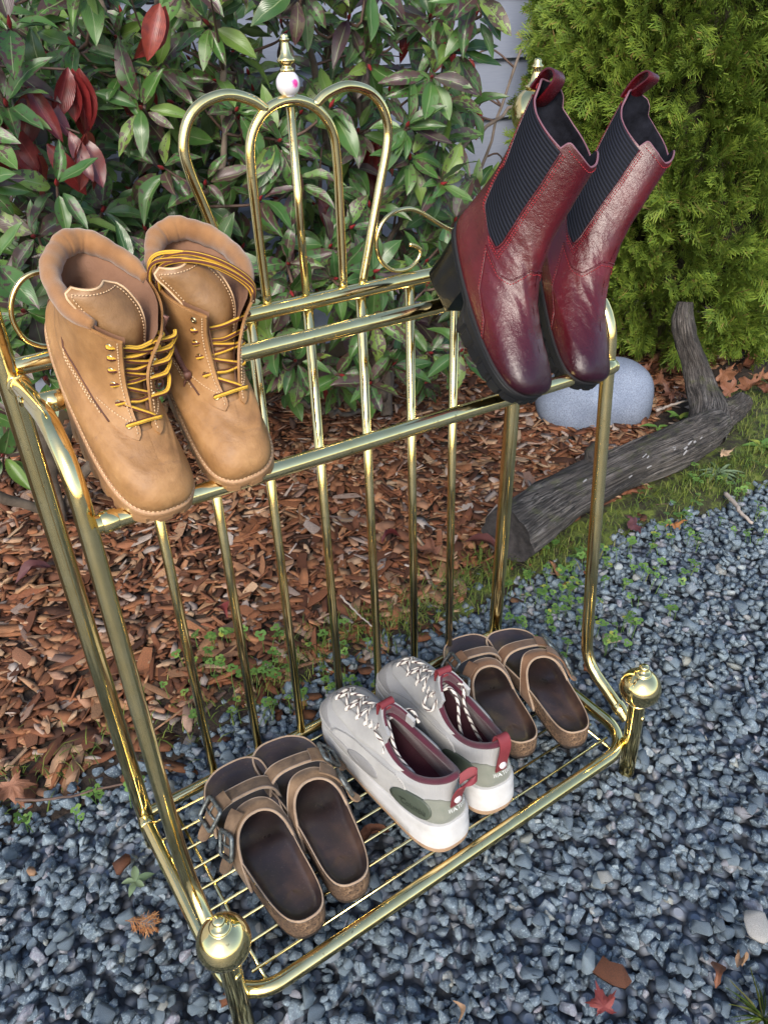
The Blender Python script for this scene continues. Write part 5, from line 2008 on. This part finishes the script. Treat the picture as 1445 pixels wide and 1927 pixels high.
# ------------------------------------------------------------------ conifer
def mat_thuja():
    t = NT('cedar_spray')
    r = t.rnd()
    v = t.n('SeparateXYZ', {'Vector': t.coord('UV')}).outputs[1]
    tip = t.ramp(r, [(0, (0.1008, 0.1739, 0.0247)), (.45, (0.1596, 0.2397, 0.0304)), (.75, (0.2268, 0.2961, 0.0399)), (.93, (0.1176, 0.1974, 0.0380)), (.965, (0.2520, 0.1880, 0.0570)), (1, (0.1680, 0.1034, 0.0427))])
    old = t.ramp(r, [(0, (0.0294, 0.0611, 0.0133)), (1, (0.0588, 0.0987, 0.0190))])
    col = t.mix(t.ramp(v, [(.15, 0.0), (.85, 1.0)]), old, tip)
    p = t.n('BsdfPrincipled', {'Base Color': col, 'Roughness': .6, 'Specular IOR Level': .3})
    tr = t.n('BsdfTranslucent', {'Color': col})
    mx = t.n('MixShader', {0: .22, 1: p.outputs[0], 2: tr.outputs[0]})
    t.t.links.new(mx.outputs[0], t.out.inputs['Surface'])
    return t.m


def spray_mesh(seed):
    r = np.random.default_rng(seed)
    V, F, uv = [], [], []

    def strip(p, d, n, L, w, v0, v1, fine=False):
        if fine:
            x = np.cross(d, n)
            k = len(V)
            end = p + d * L - n * L * .12
            for q, ww, vv in ((p, w * .9, v0), (end, w * .5, v1)):
                V.append(q - x * ww)
                V.append(q + x * ww)
                uv.append((0, vv))
                uv.append((1, vv))
            F.append((k, k + 1, k + 3, k + 2))
            return end, end
        x = np.cross(d, n)
        k = len(V)
        mid = p + d * L * .55 + n * L * r.normal(0, .06)
        end = p + d * L - n * L * .10
        for q, ww, vv in ((p, w * .8, v0), (mid, w, (v0 + v1) / 2), (end, w * .45, v1)):
            V.append(q - x * ww)
            V.append(q + x * ww)
            uv.append((0, vv))
            uv.append((1, vv))
        F.append((k, k + 1, k + 3, k + 2))
        F.append((k + 2, k + 3, k + 5, k + 4))
        return mid, end
    n = np.array([0, 0, 1.0])
    d = np.array([0, 1.0, 0])
    curl = r.uniform(.1, .5)
    p = np.zeros(3)
    N = 11
    for i in range(N):
        a = i / N
        dd = d + np.array([r.normal(0, .06), 0, -curl * a])
        dd /= np.linalg.norm(dd)
        q = p + dd * (1.0 / N)
        strip(p, dd, n, 1.0 / N * 1.1, .020 * (1 - .4 * a), a * .6, (a + .1) * .6)
        for sd in (-1, 1):
            if i == 0 and sd > 0:
                continue
            L = (.50 * math.sin(PI * (.18 + .72 * a)) + .06) * r.uniform(.75, 1.15)
            ang = math.radians(r.uniform(38, 56)) * sd
            bd_ = np.array([math.sin(ang), math.cos(ang), r.normal(-.12, .16)])
            bd_ /= np.linalg.norm(bd_)
            m_, e_ = strip(q, bd_, n, L, .021, .45, 1.0)
            for j in (.35, .62):
                for s2 in (-1, 1):
                    a2 = ang + s2 * math.radians(r.uniform(30, 48))
                    b2 = np.array([math.sin(a2), math.cos(a2), r.normal(-.1, .2)])
                    b2 /= np.linalg.norm(b2)
                    strip(q + bd_ * L * j, b2, n, L * r.uniform(.28, .46), .018, .6, 1.0, True)
        p = q
    return np.array(V), np.array(F), np.array(uv)


M_THUJA = mat_thuja()
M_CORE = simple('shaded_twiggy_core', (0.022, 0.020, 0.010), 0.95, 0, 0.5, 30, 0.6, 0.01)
CB = np.array([1.80, .88, 0.0])


def build_conifer():
    con = thing('cedar_bush', 'dense yellow-green cedar bush with flat feathery sprays behind the boulder and log', 'conifer', CB)
    obj('trunk', tube([(0, 0, -.02), (.01, 0, .5), (0, .01, 1.5)], [.05, .035, .01], 10), M_BARK, con)

    def rad(z, a):
        return np.interp(z, [.05, .14, .30, .8, 1.2, 1.7], [.30, .41, .455, .46, .42, .15]) * (1 + .05 * np.sin(3 * a + z * 4) + .035 * np.sin(7 * a - 9 * z))
    zz = np.linspace(.13, 1.66, 26)
    aa = np.linspace(0, 2 * PI, 40, endpoint=False)
    Z, A = np.meshgrid(zz, aa, indexing='ij')
    Rr = rad(Z, A) * .70 + rng.normal(0, .008, Z.shape)
    Rr[0] *= .1
    Rr[-1] *= .1
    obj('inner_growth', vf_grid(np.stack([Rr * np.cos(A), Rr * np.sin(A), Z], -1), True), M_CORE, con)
    n = 8200
    z = rng.uniform(.07, 1.45, n)
    a = rng.uniform(0, 2 * PI, n)
    vis = np.cos(a - math.radians(218)) > -.35
    z, a = z[vis], a[vis]
    n = len(z)
    k = 1.03 - np.abs(rng.normal(0, .10, n))
    r_ = rad(z, a) * k - .05
    P = np.stack([r_ * np.cos(a), r_ * np.sin(a), z], 1)
    out = np.stack([np.cos(a), np.sin(a), 0 * a], 1)
    D = out * rng.uniform(.7, 1.1, n)[:, None] + np.stack([rng.normal(0, .35, n), rng.normal(0, .35, n), rng.uniform(-.45, .85, n)], 1)
    D[z < .2, 2] -= .3
    U = np.cross(out, np.array([0, 0, 1.0])) * rng.choice([-1, 1], n)[:, None] + rng.normal(0, .55, (n, 3))
    R = frames(D, U)
    S = rng.uniform(.055, .105, n)
    base = [spray_mesh(50 + i) for i in range(8)]
    idx = rng.integers(0, 8, n)
    x, y, d = project(P + CB + D * .05)
    inn = (x > 0) & (x < IW) & (y > 0) & (y < IH)
    score = np.where(inn, S / d ** 3 * k ** 4, 0)
    order = np.argsort(-score)
    own, rest = order[:300], order[300:]
    V, F, uv = merge_copies(base, idx[rest], R[rest], S[rest], P[rest])
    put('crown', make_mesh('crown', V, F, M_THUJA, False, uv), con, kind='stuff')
    ms = [make_mesh('spray', V, F, M_THUJA, False, uv) for V, F, uv in base]
    for i in own:
        o = put('spray', ms[idx[i]], con)
        o.matrix_local = mat4(R[i], S[i], P[i])


build_conifer()


# ------------------------------------------------------------------ boulder and log
def boulder():
    t = NT('granite')
    c = t.coord()
    sp = t.noise(c, 330, 3, .7)
    n = t.noise(c, 14, 5, .6)
    col = t.ramp(n, [(.3, (0.1596, 0.1935, 0.2622)), (.7, (0.2268, 0.2666, 0.3450))])
    col = t.mix(t.ramp(sp, [(.40, .6), (.52, 0)]), col, (0.0840, 0.1032, 0.1426))
    col = t.mix(t.ramp(sp, [(.60, 0), (.68, .6)]), col, (0.4032, 0.4214, 0.4600))
    m = t.done(Base_Color=col, Roughness=.8, Normal=t.bump(sp, .35, .002))
    bm = bmesh.new()
    bmesh.ops.create_icosphere(bm, subdivisions=5, radius=1)
    V = np.array([v.co[:] for v in bm.verts])
    F = [[v.index for v in f.verts] for f in bm.faces]
    bm.free()
    V = np.sign(V) * np.abs(V) ** np.array([.82, .82, .95])
    V *= 1 + .05 * np.sin(V[:, :1] * 3.1 + V[:, 1:2] * 2) + .035 * np.sin(V[:, 2:3] * 4 + V[:, :1] * 5)
    V = V * np.array([.155, .120, .108])
    V[:, 2] += .018 * np.where(V[:, 0] > 0, V[:, 0] / .15, 0)
    V = V @ rotz(-.55).T
    b = at_z(1133, 760, .035)
    o = obj('boulder', (V, F), m, label='smooth rounded blue-grey boulder resting on the wood chips beside the log', cat='boulder')
    o.location = b + np.array([.02, .05, -.012])


boulder()


def mat_log():
    t = NT('weathered_wood')
    uv = t.coord('UV')
    c = t.coord()
    g = t.noise(t.mapping(uv, (2.2, 9, 1)), 3.0, 7, .72, .5)
    n = t.noise(c, 9, 5, .65)
    col = t.ramp(g, [(.32, (.022, .018, .016)), (.44, (.095, .080, .070)), (.56, (.21, .185, .165)), (.70, (.40, .375, .35))])
    col = t.mix(t.ramp(n, [(.44, .65), (.60, 0)]), col, (.040, .032, .028))
    ck = t.math('ABSOLUTE', t.math('SUBTRACT', t.noise(t.mapping(uv, (1.6, 10, 1)), 2.6, 5, .65, .8), .5))
    ckm = t.ramp(ck, [(0, 0.0), (.035, 1.0)])
    col = t.mix(ckm, (.012, .010, .009), col)
    nz = t.n('SeparateXYZ', {'Vector': t.n('NewGeometry').outputs['Normal']}).outputs[2]
    moss = t.math('MULTIPLY', t.ramp(t.noise(c, 24, 4, .6), [(.55, 0), (.68, .55)]), t.ramp(nz, [(.2, 0), (.7, 1)]))
    col = t.mix(moss, col, (.10, .115, .03))
    return t.done(Base_Color=col, Roughness=.85, Normal=t.bump(ckm, .9, .006, t.bump(g, 1.0, .012)))


def ring_uv(n, seg):
    a, b = np.meshgrid(np.linspace(0, 1, n), np.abs(np.linspace(-1, 1, seg, endpoint=False)), indexing='ij')
    return np.stack([a.ravel(), b.ravel()], 1)


M_LOG = mat_log()
M_CUT = simple('dark_cut_end', (.030, .026, .026), .95, 0, .6, 60, .6, .004)


def build_log():
    lg = thing('driftwood_log', 'gnarled grey forked log with a dark sawn end between wood chips and gravel', 'log', (.9, .235, 0))
    o_ = np.array([.9, .235, 0])

    def limb(name, pts, rad, seg=36, n=56, amp=.12):
        p = spline(np.array(pts, float), n) - o_
        r = np.interp(np.linspace(0, 1, n), np.linspace(0, 1, len(rad)), rad)
        V, F = tube(p, r, seg, caps=False)
        V = V.reshape(n, seg, 3)
        a = np.linspace(0, 2 * PI, seg, endpoint=False)
        s = np.linspace(0, 1, n)
        k = 1 + amp * (np.sin(2 * a + 1)[None] * np.sin(s * 5 + .4)[:, None] + .6 * np.sin(3 * a[None] + 9 * s[:, None]) + .35 * np.sin(7 * a[None] + 3 * np.sin(s * 8)[:, None]) + .25 * np.sin(11 * a[None] - 14 * s[:, None]) + .45 * np.sin(13 * a[None] + 2.5 * np.sin(s * 11)[:, None]) * np.sin(s * 23 + 3)[:, None] + .5 * rng.normal(0, .35, (1, seg)))
        V = p[:, None] + (V - p[:, None]) * k[..., None]
        k2 = len(V.reshape(-1, 3))
        return obj(name, (V.reshape(-1, 3), F), M_LOG, lg, uv=ring_uv(n, seg)), V
    t_, V = limb('trunk', [(.505, .196, .056), (.62, .224, .053), (.72, .240, .050), (.90, .245, .055), (1.05, .240, .058), (1.17, .245, .058), (1.25, .255, .055), (1.31, .262, .048)], [.056, .052, .049, .048, .051, .049, .036, .006])
    e = V[0]
    cen = e.mean(0)
    in1 = cen + (e - cen) * .82 + np.array([.006, 0, 0])
    in2 = cen + (e - cen) * .35 + np.array([.012, .0, -.003])
    in3 = np.repeat(cen[None] + np.array([[.014, 0, 0]]), len(e), 0)
    obj('sawn_end', vf_grid(np.stack([e, in1, in2, in3]), True), M_CUT, lg)
    b_, V = limb('branch', [(1.20, .25, .05), (1.29, .31, .060), (1.345, .375, .085), (1.365, .420, .135), (1.345, .445, .20), (1.325, .452, .255), (1.33, .46, .30)], [.044, .044, .036, .029, .028, .027, .018], 22, 40, .13)
    b2, V = limb('stub', [(1.27, .285, .045), (1.33, .290, .052), (1.385, .292, .055), (1.41, .294, .056)], [.040, .036, .032, .028], 20, 16, .16)
    e = V[-1]
    cen = e.mean(0)
    obj('broken_end', vf_grid(np.stack([e, cen + (e - cen) * .6 - np.array([.012, 0, 0]), np.repeat(cen[None] - np.array([[.02, 0, 0]]), len(e), 0)]), True), M_CUT, lg)
    k_, V = limb('knot', [(.835, .268, .07), (.845, .285, .105), (.85, .295, .118)], [.030, .022, .004], 14, 8, .12)
    # flakes of pale bark still clinging to the side
    for (u0, cnt) in ((.70, 8), (.90, 4), (1.04, 14)):
        for q in range(cnt):
            x = u0 + rng.uniform(-.045, .075)
            an = rng.uniform(.25, 1.0)
            cy, cz, r = np.interp(x, [.545, .70, .9, 1.05, 1.17], [.215, .245, .245, .24, .245]), np.interp(x, [.545, .7, .9, 1.05, 1.17], [.045, .05, .055, .058, .058]), .050
            p = np.array([x, cy - r * math.cos(an), cz + r * math.sin(an)]) - o_
            n = np.array([0, -math.cos(an), math.sin(an)])
            tt = np.array([0, math.sin(an), math.cos(an)])
            Rm_ = np.stack([np.array([1.0, 0, 0]), tt, n], 1) @ rotz(rng.normal(.15, .15))
            obj('bark_flake', boxm(p, (rng.uniform(.006, .018), rng.uniform(.002, .0045), .0025), Rm_), M_FLAKE, lg, smooth=False)


M_FLAKE = simple('pale_flake', (.23, .225, .225), .8, 0, .2, 60, .3)
build_log()
# ------------------------------------------------------------------ moss, grass, clover
def mat_green(name, stops, rough=.7, tl=.2):
    t = NT(name)
    r = t.rnd()
    col = t.ramp(r, stops)
    p = t.n('BsdfPrincipled', {'Base Color': col, 'Roughness': rough, 'Specular IOR Level': .3})
    tr = t.n('BsdfTranslucent', {'Color': col})
    mx = t.n('MixShader', {0: tl, 1: p.outputs[0], 2: tr.outputs[0]})
    t.t.links.new(mx.outputs[0], t.out.inputs['Surface'])
    return t.m


M_GRASS = mat_green('grass_blades', [(0, (.055, .095, .018)), (.4, (.10, .15, .022)), (.75, (.15, .185, .03)), (.9, (.22, .20, .075)), (1, (.07, .12, .03))])
M_CLOVER = mat_green('clover_leaves', [(0, (.075, .16, .035)), (.6, (.12, .225, .05)), (.92, (.17, .27, .06)), (1, (.30, .30, .05))], .5)
M_MOSS = NT('moss')
_c = M_MOSS.coord()
_n = M_MOSS.noise(_c, 24, 6, .7)
_f = M_MOSS.noise(_c, 320, 3, .7)
M_MOSS = M_MOSS.done(Base_Color=M_MOSS.ramp(_n, [(.36, (.030, .022, .015)), (.48, (.050, .055, .018)), (.58, (.125, .165, .025)), (.74, (.19, .225, .04))]), Roughness=.95, Normal=M_MOSS.bump(_f, .9, .006))


def patchy(x, y):
    return .5 + .25 * np.sin(x * 11 + 2 * np.sin(y * 13)) + .25 * np.sin(y * 23 + x * 7 + 1.3)


def verge():
    xs, ys = np.linspace(.30, 3.0, 90), np.linspace(0, 1, 22)
    V = []
    for x in xs:
        lo = float(edge_y(x)) - .01
        hi = np.interp(x, [.3, .55, 1.1, 1.3, 1.5, 3.0], [.15, .21, .26, .34, .44, .56])
        for k in ys:
            y = lo + (hi - lo) * k
            h = .016 * math.sin(PI * k) ** .6 * np.interp(x, [.3, .7, 1.2, 2], [.25, .6, 1, 1.1]) * (.7 + .5 * patchy(x, y)) - .014
            V.append((x, y, h + rng.normal(0, .0012)))
    obj('moss_verge', (np.array(V), gridf(90, 22, flip=True)), M_MOSS, kind='structure')


verge()


def grass():
    n = 26000
    x = rng.uniform(-.6, 2.4, n)
    e = edge_y(x)
    hi = np.interp(x, [-.6, .3, .55, 1.1, 1.3, 1.5, 3.0], [.05, .07, .12, .15, .25, .36, .5])
    y = e + rng.normal(.03, .035, n) + (hi - .03) * rng.random(n) ** 1.3 * np.where(x > .25, 1, .7)
    dens = np.interp(x, [-.6, -.1, .1, .5, 1.2], [.10, .22, .40, .8, 1.0]) * (.25 + .75 * patchy(x, y) ** 1.5)
    keep = (rng.random(n) < dens) & in_view(np.stack([x, y, 0 * x], 1), 80)
    keep &= ~((x > .5) & (x < 1.33) & (y > .19) & (y < .30))
    x, y = x[keep], y[keep]
    n = len(x)
    L = rng.uniform(.010, .030, n) * np.where(rng.random(n) < .08, 1.8, 1)
    a = rng.uniform(0, 2 * PI, n)
    lean = rng.uniform(.2, 1.2, n)
    d = np.stack([np.cos(a) * lean, np.sin(a) * lean, np.ones(n)], 1)
    d /= np.linalg.norm(d, axis=1)[:, None]
    s = np.stack([-np.sin(a), np.cos(a), 0 * a], 1) * (rng.uniform(.0006, .0012, n))[:, None]
    p = np.stack([x, y, np.full(n, -.006) + np.where(x > .5, .008, 0)], 1)
    m = p + d * (L * .55)[:, None]
    t = p + d * L[:, None] + np.stack([np.cos(a), np.sin(a), -.8 * np.ones(n)], 1) * (L * .28)[:, None]
    V = np.stack([p - s, p + s, m + s * .8, m - s * .8, t], 1).reshape(-1, 3)
    k = np.arange(n)[:, None] * 5
    F = np.concatenate([k + np.array([[0, 1, 2]]), k + np.array([[0, 2, 3]]), k + np.array([[3, 2, 4]])])
    put('grass', make_mesh('grass', V, F, M_GRASS, True), kind='stuff')


grass()


def disc(c, R, r, notch=.18):
    pts = [c]
    for j in range(9):
        a = -2.75 + 5.5 * j / 8
        rr = r * (1 - notch * math.exp(-(a / .35) ** 2))
        pts.append(c + R @ np.array([rr * math.cos(a), rr * math.sin(a), -.10 * r * (j in (0, 8))]))
    return np.array(pts), [(0, j, j + 1) for j in range(1, 9)]


def clover():
    mb = MB()
    spots = [(rng.uniform(330, 720), rng.uniform(1190, 1360)) for _ in range(46)] + [(rng.uniform(960, 1330), rng.uniform(1030, 1260)) for _ in range(60)] + \
            [(rng.uniform(930, 1100), rng.uniform(1080, 1190)) for _ in range(26)] + [(rng.uniform(0, 260), rng.uniform(1480, 1570)) for _ in range(5)] + [(rng.uniform(1200, 1445), rng.uniform(880, 1030)) for _ in range(30)]
    for px, py in spots:
        g = at_z(px, py, .004)
        if g[1] < -.12:
            continue
        for k in range(rng.integers(1, 4)):
            p = g + np.array([rng.normal(0, .010), rng.normal(0, .010), 0])
            h = rng.uniform(.012, .026)
            top = p + np.array([rng.normal(0, .006), rng.normal(0, .006), h])
            mb.add(tube([p - np.array([0, 0, .012]), (p + top) / 2 + rng.normal(0, .001, 3), top], .0006, 4, caps=False))
            yaw = rng.uniform(0, 2 * PI)
            r = rng.uniform(.0030, .0058)
            T = rand_rots(1, .35)[0]
            for q in range(3):
                R = T @ rotz(yaw + q * 2 * PI / 3)
                mb.add(disc(top + R @ np.array([r * 1.0, 0, .1 * r]), R, r))
    obj('clover', mb, M_CLOVER, kind='stuff')


clover()


# ------------------------------------------------------------------ fallen leaves, twigs, odd stones
def mat_dead(name, a, b, c_):
    t = NT(name)
    r = t.rnd()
    n = t.noise(t.coord(), 60, 5, .65)
    col = t.ramp(t.math('ADD', t.math('MULTIPLY', n, .6), t.math('MULTIPLY', r, .4)), [(.3, a), (.5, b), (.7, c_)])
    return t.done(Base_Color=col, Roughness=.6, Normal=t.bump(n, .4, .002))


M_DEAD = mat_dead('dead_brown_leaf', (.075, .028, .016), (.16, .060, .030), (.25, .115, .06))
M_DRED = mat_dead('dead_red_leaf', (.075, .010, .012), (.14, .018, .018), (.20, .040, .030))
M_DPUR = mat_dead('dead_purple_leaf', (.035, .012, .016), (.07, .02, .025), (.11, .04, .035))
M_DORG = mat_dead('dead_orange_leaf', (.23, .085, .025), (.34, .14, .045), (.42, .22, .09))
M_DTAN = mat_dead('dead_tan_leaf', (.22, .13, .075), (.33, .21, .12), (.42, .30, .19))


def maple(seed):
    r = np.random.default_rng(seed)
    out = []
    for lob, L in ((-2.2, .55), (-1.1, .85), (0, 1.0), (1.1, .85), (2.2, .55)):
        for da, k in ((-.42, .50), (-.24, .72), (-.14, .66), (0, 1.0), (.14, .66), (.24, .72), (.42, .50)):
            a = lob + da
            out.append((L * k * math.sin(a), L * k * math.cos(a)))
    out.append((.0, -.15))
    n = len(out)
    P2 = np.array(out) * .5
    cu = r.uniform(.3, .9)
    fa = r.uniform(0, PI)

    def z(p):
        q = p @ np.array([math.cos(fa), math.sin(fa)])
        return cu * q ** 2 * 1.6 + .07 * np.sin(p[..., 0] * 13 + seed) + .05 * np.sin(p[..., 1] * 17)
    V = [np.array([0, 0, 0])]
    for f in (.5, 1):
        for p in P2:
            V.append(np.array([p[0] * f, p[1] * f, float(z(p * f))]))
    F = [(0, 1 + i, 1 + (i + 1) % n) for i in range(n)] + [(1 + i, 1 + n + i, 1 + n + (i + 1) % n, 1 + (i + 1) % n) for i in range(n)]
    return np.array(V), F


def lay(name, shape, mat, px, py, size, label, cat, yaw=None, tilt=.22, z=.016, group=None):
    V, F = shape[0], shape[1]
    R = rand_rots(1, tilt)[0] @ rotz(rng.uniform(0, 2 * PI) if yaw is None else yaw)
    o = obj(name, (V, F), mat, label=label, cat=cat, group=group)
    o.matrix_world = mat4(R, size, at_z(px, py, z))
    return o


LS = [leaf_mesh(900 + i, .36 + .05 * i, .25, .22)[:2] for i in range(4)]
LS = [(np.stack([V[:, 0] * (.8 + .4 * np.sin(V[:, 1] * 9 + i)), V[:, 1] - .5, V[:, 2] + .22 * np.sin(V[:, 1] * 3.1) * (1 + V[:, 0]) + .9 * V[:, 0] ** 2 * (1 + i % 2)], 1), F) for i, (V, F) in enumerate(LS)]
lay('fallen_leaf', maple(3), M_DRED, 1136, 1895, .050, 'crumpled dark red leaf on gravel below a wood chip near the lower right', 'leaf', .4, .25)
lay('fallen_leaf', maple(5), M_DORG, 1268, 985, .060, 'small orange lobed leaf where gravel meets grass right of the log', 'leaf', 1.2, .3)
lay('fallen_leaf', maple(6), M_DPUR, 1196, 985, .075, 'dark purple shrivelled leaf in the grass just below the log', 'leaf', .3, .5)
lay('fallen_leaf', LS[0], M_DPUR, 912, 1032, .085, 'long dark red laurel leaf on the wood chips by the sawn log end', 'leaf', 1.9, .15, .02)
lay('fallen_leaf', LS[1], M_DPUR, 62, 1078, .070, 'purple laurel leaf on the wood chips left of the rear post', 'leaf', 1.3, .15, .022)
lay('fallen_leaf', LS[2], M_DRED, 735, 1012, .050, 'bright red leaf on the wood chips seen between the spindles', 'leaf', 1.7, .2, .025)
lay('fallen_leaf', LS[3], M_DRED, 420, 1150, .040, 'small red leaf on the wood chips beside the leftmost spindles', 'leaf', .3, .2, .022)
lay('fallen_leaf', maple(9), M_DEAD, 22, 1478, .080, 'curled brown leaf at the far left where chips meet gravel', 'leaf', .9, .3)
lay('fallen_leaf', maple(10), M_DEAD, 660, 985, .110, 'large flat brown leaf on the wood chips behind the middle spindles', 'leaf', .2, .12, .022)
lay('fallen_leaf', maple(11), M_DEAD, 815, 1035, .100, 'brown lobed leaf on the wood chips left of the right rear post', 'leaf', 2.2, .15, .022)
lay('fallen_leaf', LS[1], M_DTAN, 1393, 1815, .034, 'curled tan leaf standing up in the gravel near the right edge', 'leaf', 2.9, .7, .02)
lay('fallen_leaf', LS[2], M_DEAD, 1345, 1832, .032, 'thin rust brown leaf on the gravel left of the curled tan leaf', 'leaf', .9, .2)
lay('fallen_leaf', LS[2], M_DTAN, 860, 1905, .022, 'small pale leaf on edge in the gravel at the bottom of the picture', 'leaf', .1, .7)
lay('fallen_leaf', LS[1], M_DEAD, 700, 1578, .050, 'brown leaf on the gravel under the shelf, left of the sneakers', 'leaf', 1.4, .15, .014)
lay('fallen_leaf', maple(12), M_DEAD, 1180, 925, .07, 'orange brown leaf scrap tucked under the lower edge of the log', 'leaf', 1.4, .4)
lay('fallen_leaf', maple(14), M_DTAN, 1360, 852, .06, 'tan leaf scrap at the broken right tip of the log', 'leaf', 1.0, .4, .03)
mp = [maple(20 + i) for i in range(5)]
for i, (px, py, s) in enumerate(((1290, 700, .10), (1260, 690, .11), (1330, 735, .10), (1395, 690, .12), (1430, 705, .13), (1420, 670, .11), (1360, 705, .11), (1442, 650, .10), (1405, 725, .13), (1375, 735, .10), (1240, 720, .10), (1300, 745, .09), (1440, 730, .12),
                                 (1200, 700, .10), (1345, 680, .10), (1280, 660, .09), (1412, 640, .09), (1265, 740, .09), (1225, 690, .09), (1385, 660, .10))):
    where = 'in the drift between boulder and log branch' if px < 1300 and py > 685 else ('at the right edge of the drift under the cedar' if px > 1380 else 'in the drift under the cedar behind the log branch')
    lay('maple_leaf', mp[i % 5], M_DEAD, px, py, s, 'dry brown maple leaf ' + where, 'leaf', None, .45, .03, 'dry maple leaves drifted under the cedar')


def twig(pts, r, label, zz=.016, mat=None):
    P = spline(np.array([at_z(px, py, zz + dz) for px, py, dz in pts]), 18)
    P += rng.normal(0, .0008, P.shape)
    return obj('twig', tube(P, np.linspace(r, r * .6, 18), 7), mat or M_TWIG, label=label, cat='twig')


M_PALETWIG = simple('bleached_twig', (.33, .28, .24), .8, 0, .25, 60, .3)
twig([(1365, 928, 0), (1385, 950, .004), (1392, 962, .004), (1415, 985, 0)], .0055, 'pale bleached broken twig on the gravel right of the log', .012, M_PALETWIG)
twig([(30, 1505, 0), (110, 1503, .006), (210, 1480, .004), (275, 1470, 0)], .0022, 'thin dark twig along the chip edge left of the rear post', .016)
twig([(1235, 772, .03), (1265, 762, .02), (1302, 750, .02)], .004, 'straight pale stick between the boulder and the log', .03, M_PALETWIG)
twig([(640, 1120, .01), (668, 1150, .0), (700, 1180, .01)], .0022, 'thin orange splinter across the chips behind the spindles', .022, M_PALETWIG)
twig([(690, 745, .03), (600, 720, .02), (560, 735, .02), (500, 760, .01)], .004, 'bare grey twig lying behind the rails below the shrub', .02)

# dead cedar sprig
V, F, uv = spray_mesh(77)
o = obj('cedar_sprig', (V - np.array([0, .5, 0]), F), M_DORG, smooth=False, label='dead orange cedar sprig on the gravel left of the front ball', cat='sprig')
o.matrix_world = mat4(rotz(-.2) @ rand_rots(1, .1)[0], .034, at_z(262, 1735, .018))
V, F = hull_rock(555, 18, (1, .7, .35))
o = obj('pale_stone', (V, F), simple('shell_grey', (.30, .29, .27), .7, 0, .35, 70, .5), smooth=False, label='large flat pale speckled stone on the gravel at the right edge', cat='stone')
o.matrix_world = mat4(rotz(.8), .050, at_z(1426, 1742, .014))


def weed(px, py, n, L, w, label, mat, name='weed', z=.006, lift=.5, cat='weed'):
    c = at_z(px, py, z)
    rt = thing(name, label, cat, c)
    for k in range(n):
        V, F, uv = leaf_mesh(1200 + k % 4, w, .15, .35)
        a = 2 * PI * k / n + rng.normal(0, .15)
        d = np.array([[math.cos(a), math.sin(a), lift * rng.uniform(.5, 1.5)]])
        R = frames(d, np.array([[0, 0, 1.0]]))[0]
        o = put('blade', make_mesh('blade', V, F, mat, True, uv), rt)
        o.matrix_local = mat4(R, L * rng.uniform(.7, 1.1), (0, 0, 0))


M_SILVER = mat_green('silvery_weed', [(0, (.10, .16, .09)), (1, (.17, .23, .13))])
weed(1352, 892, 22, .050, .16, 'silvery green feathery weed on the verge right of the log', M_SILVER, lift=.35)
weed(1432, 842, 8, .050, .45, 'broad leaved green weed at the right edge beyond the log', M_CLOVER, lift=.4)
weed(1277, 790, 4, .050, .38, 'small green seedling growing between boulder and log', M_CLOVER, lift=1.0)
weed(1238, 806, 3, .055, .36, 'pair of green leaves lying on chips in front of the boulder', M_CLOVER, lift=.25)
weed(1436, 1922, 26, .045, .024, 'grass tuft with pale blades in the lower right corner', M_GRASS, 'grass_tuft', lift=.9, cat='grass tuft')
weed(255, 1660, 5, .022, .5, 'small olive weed seedling in the gravel left of the shelf', M_SILVER, lift=.4)
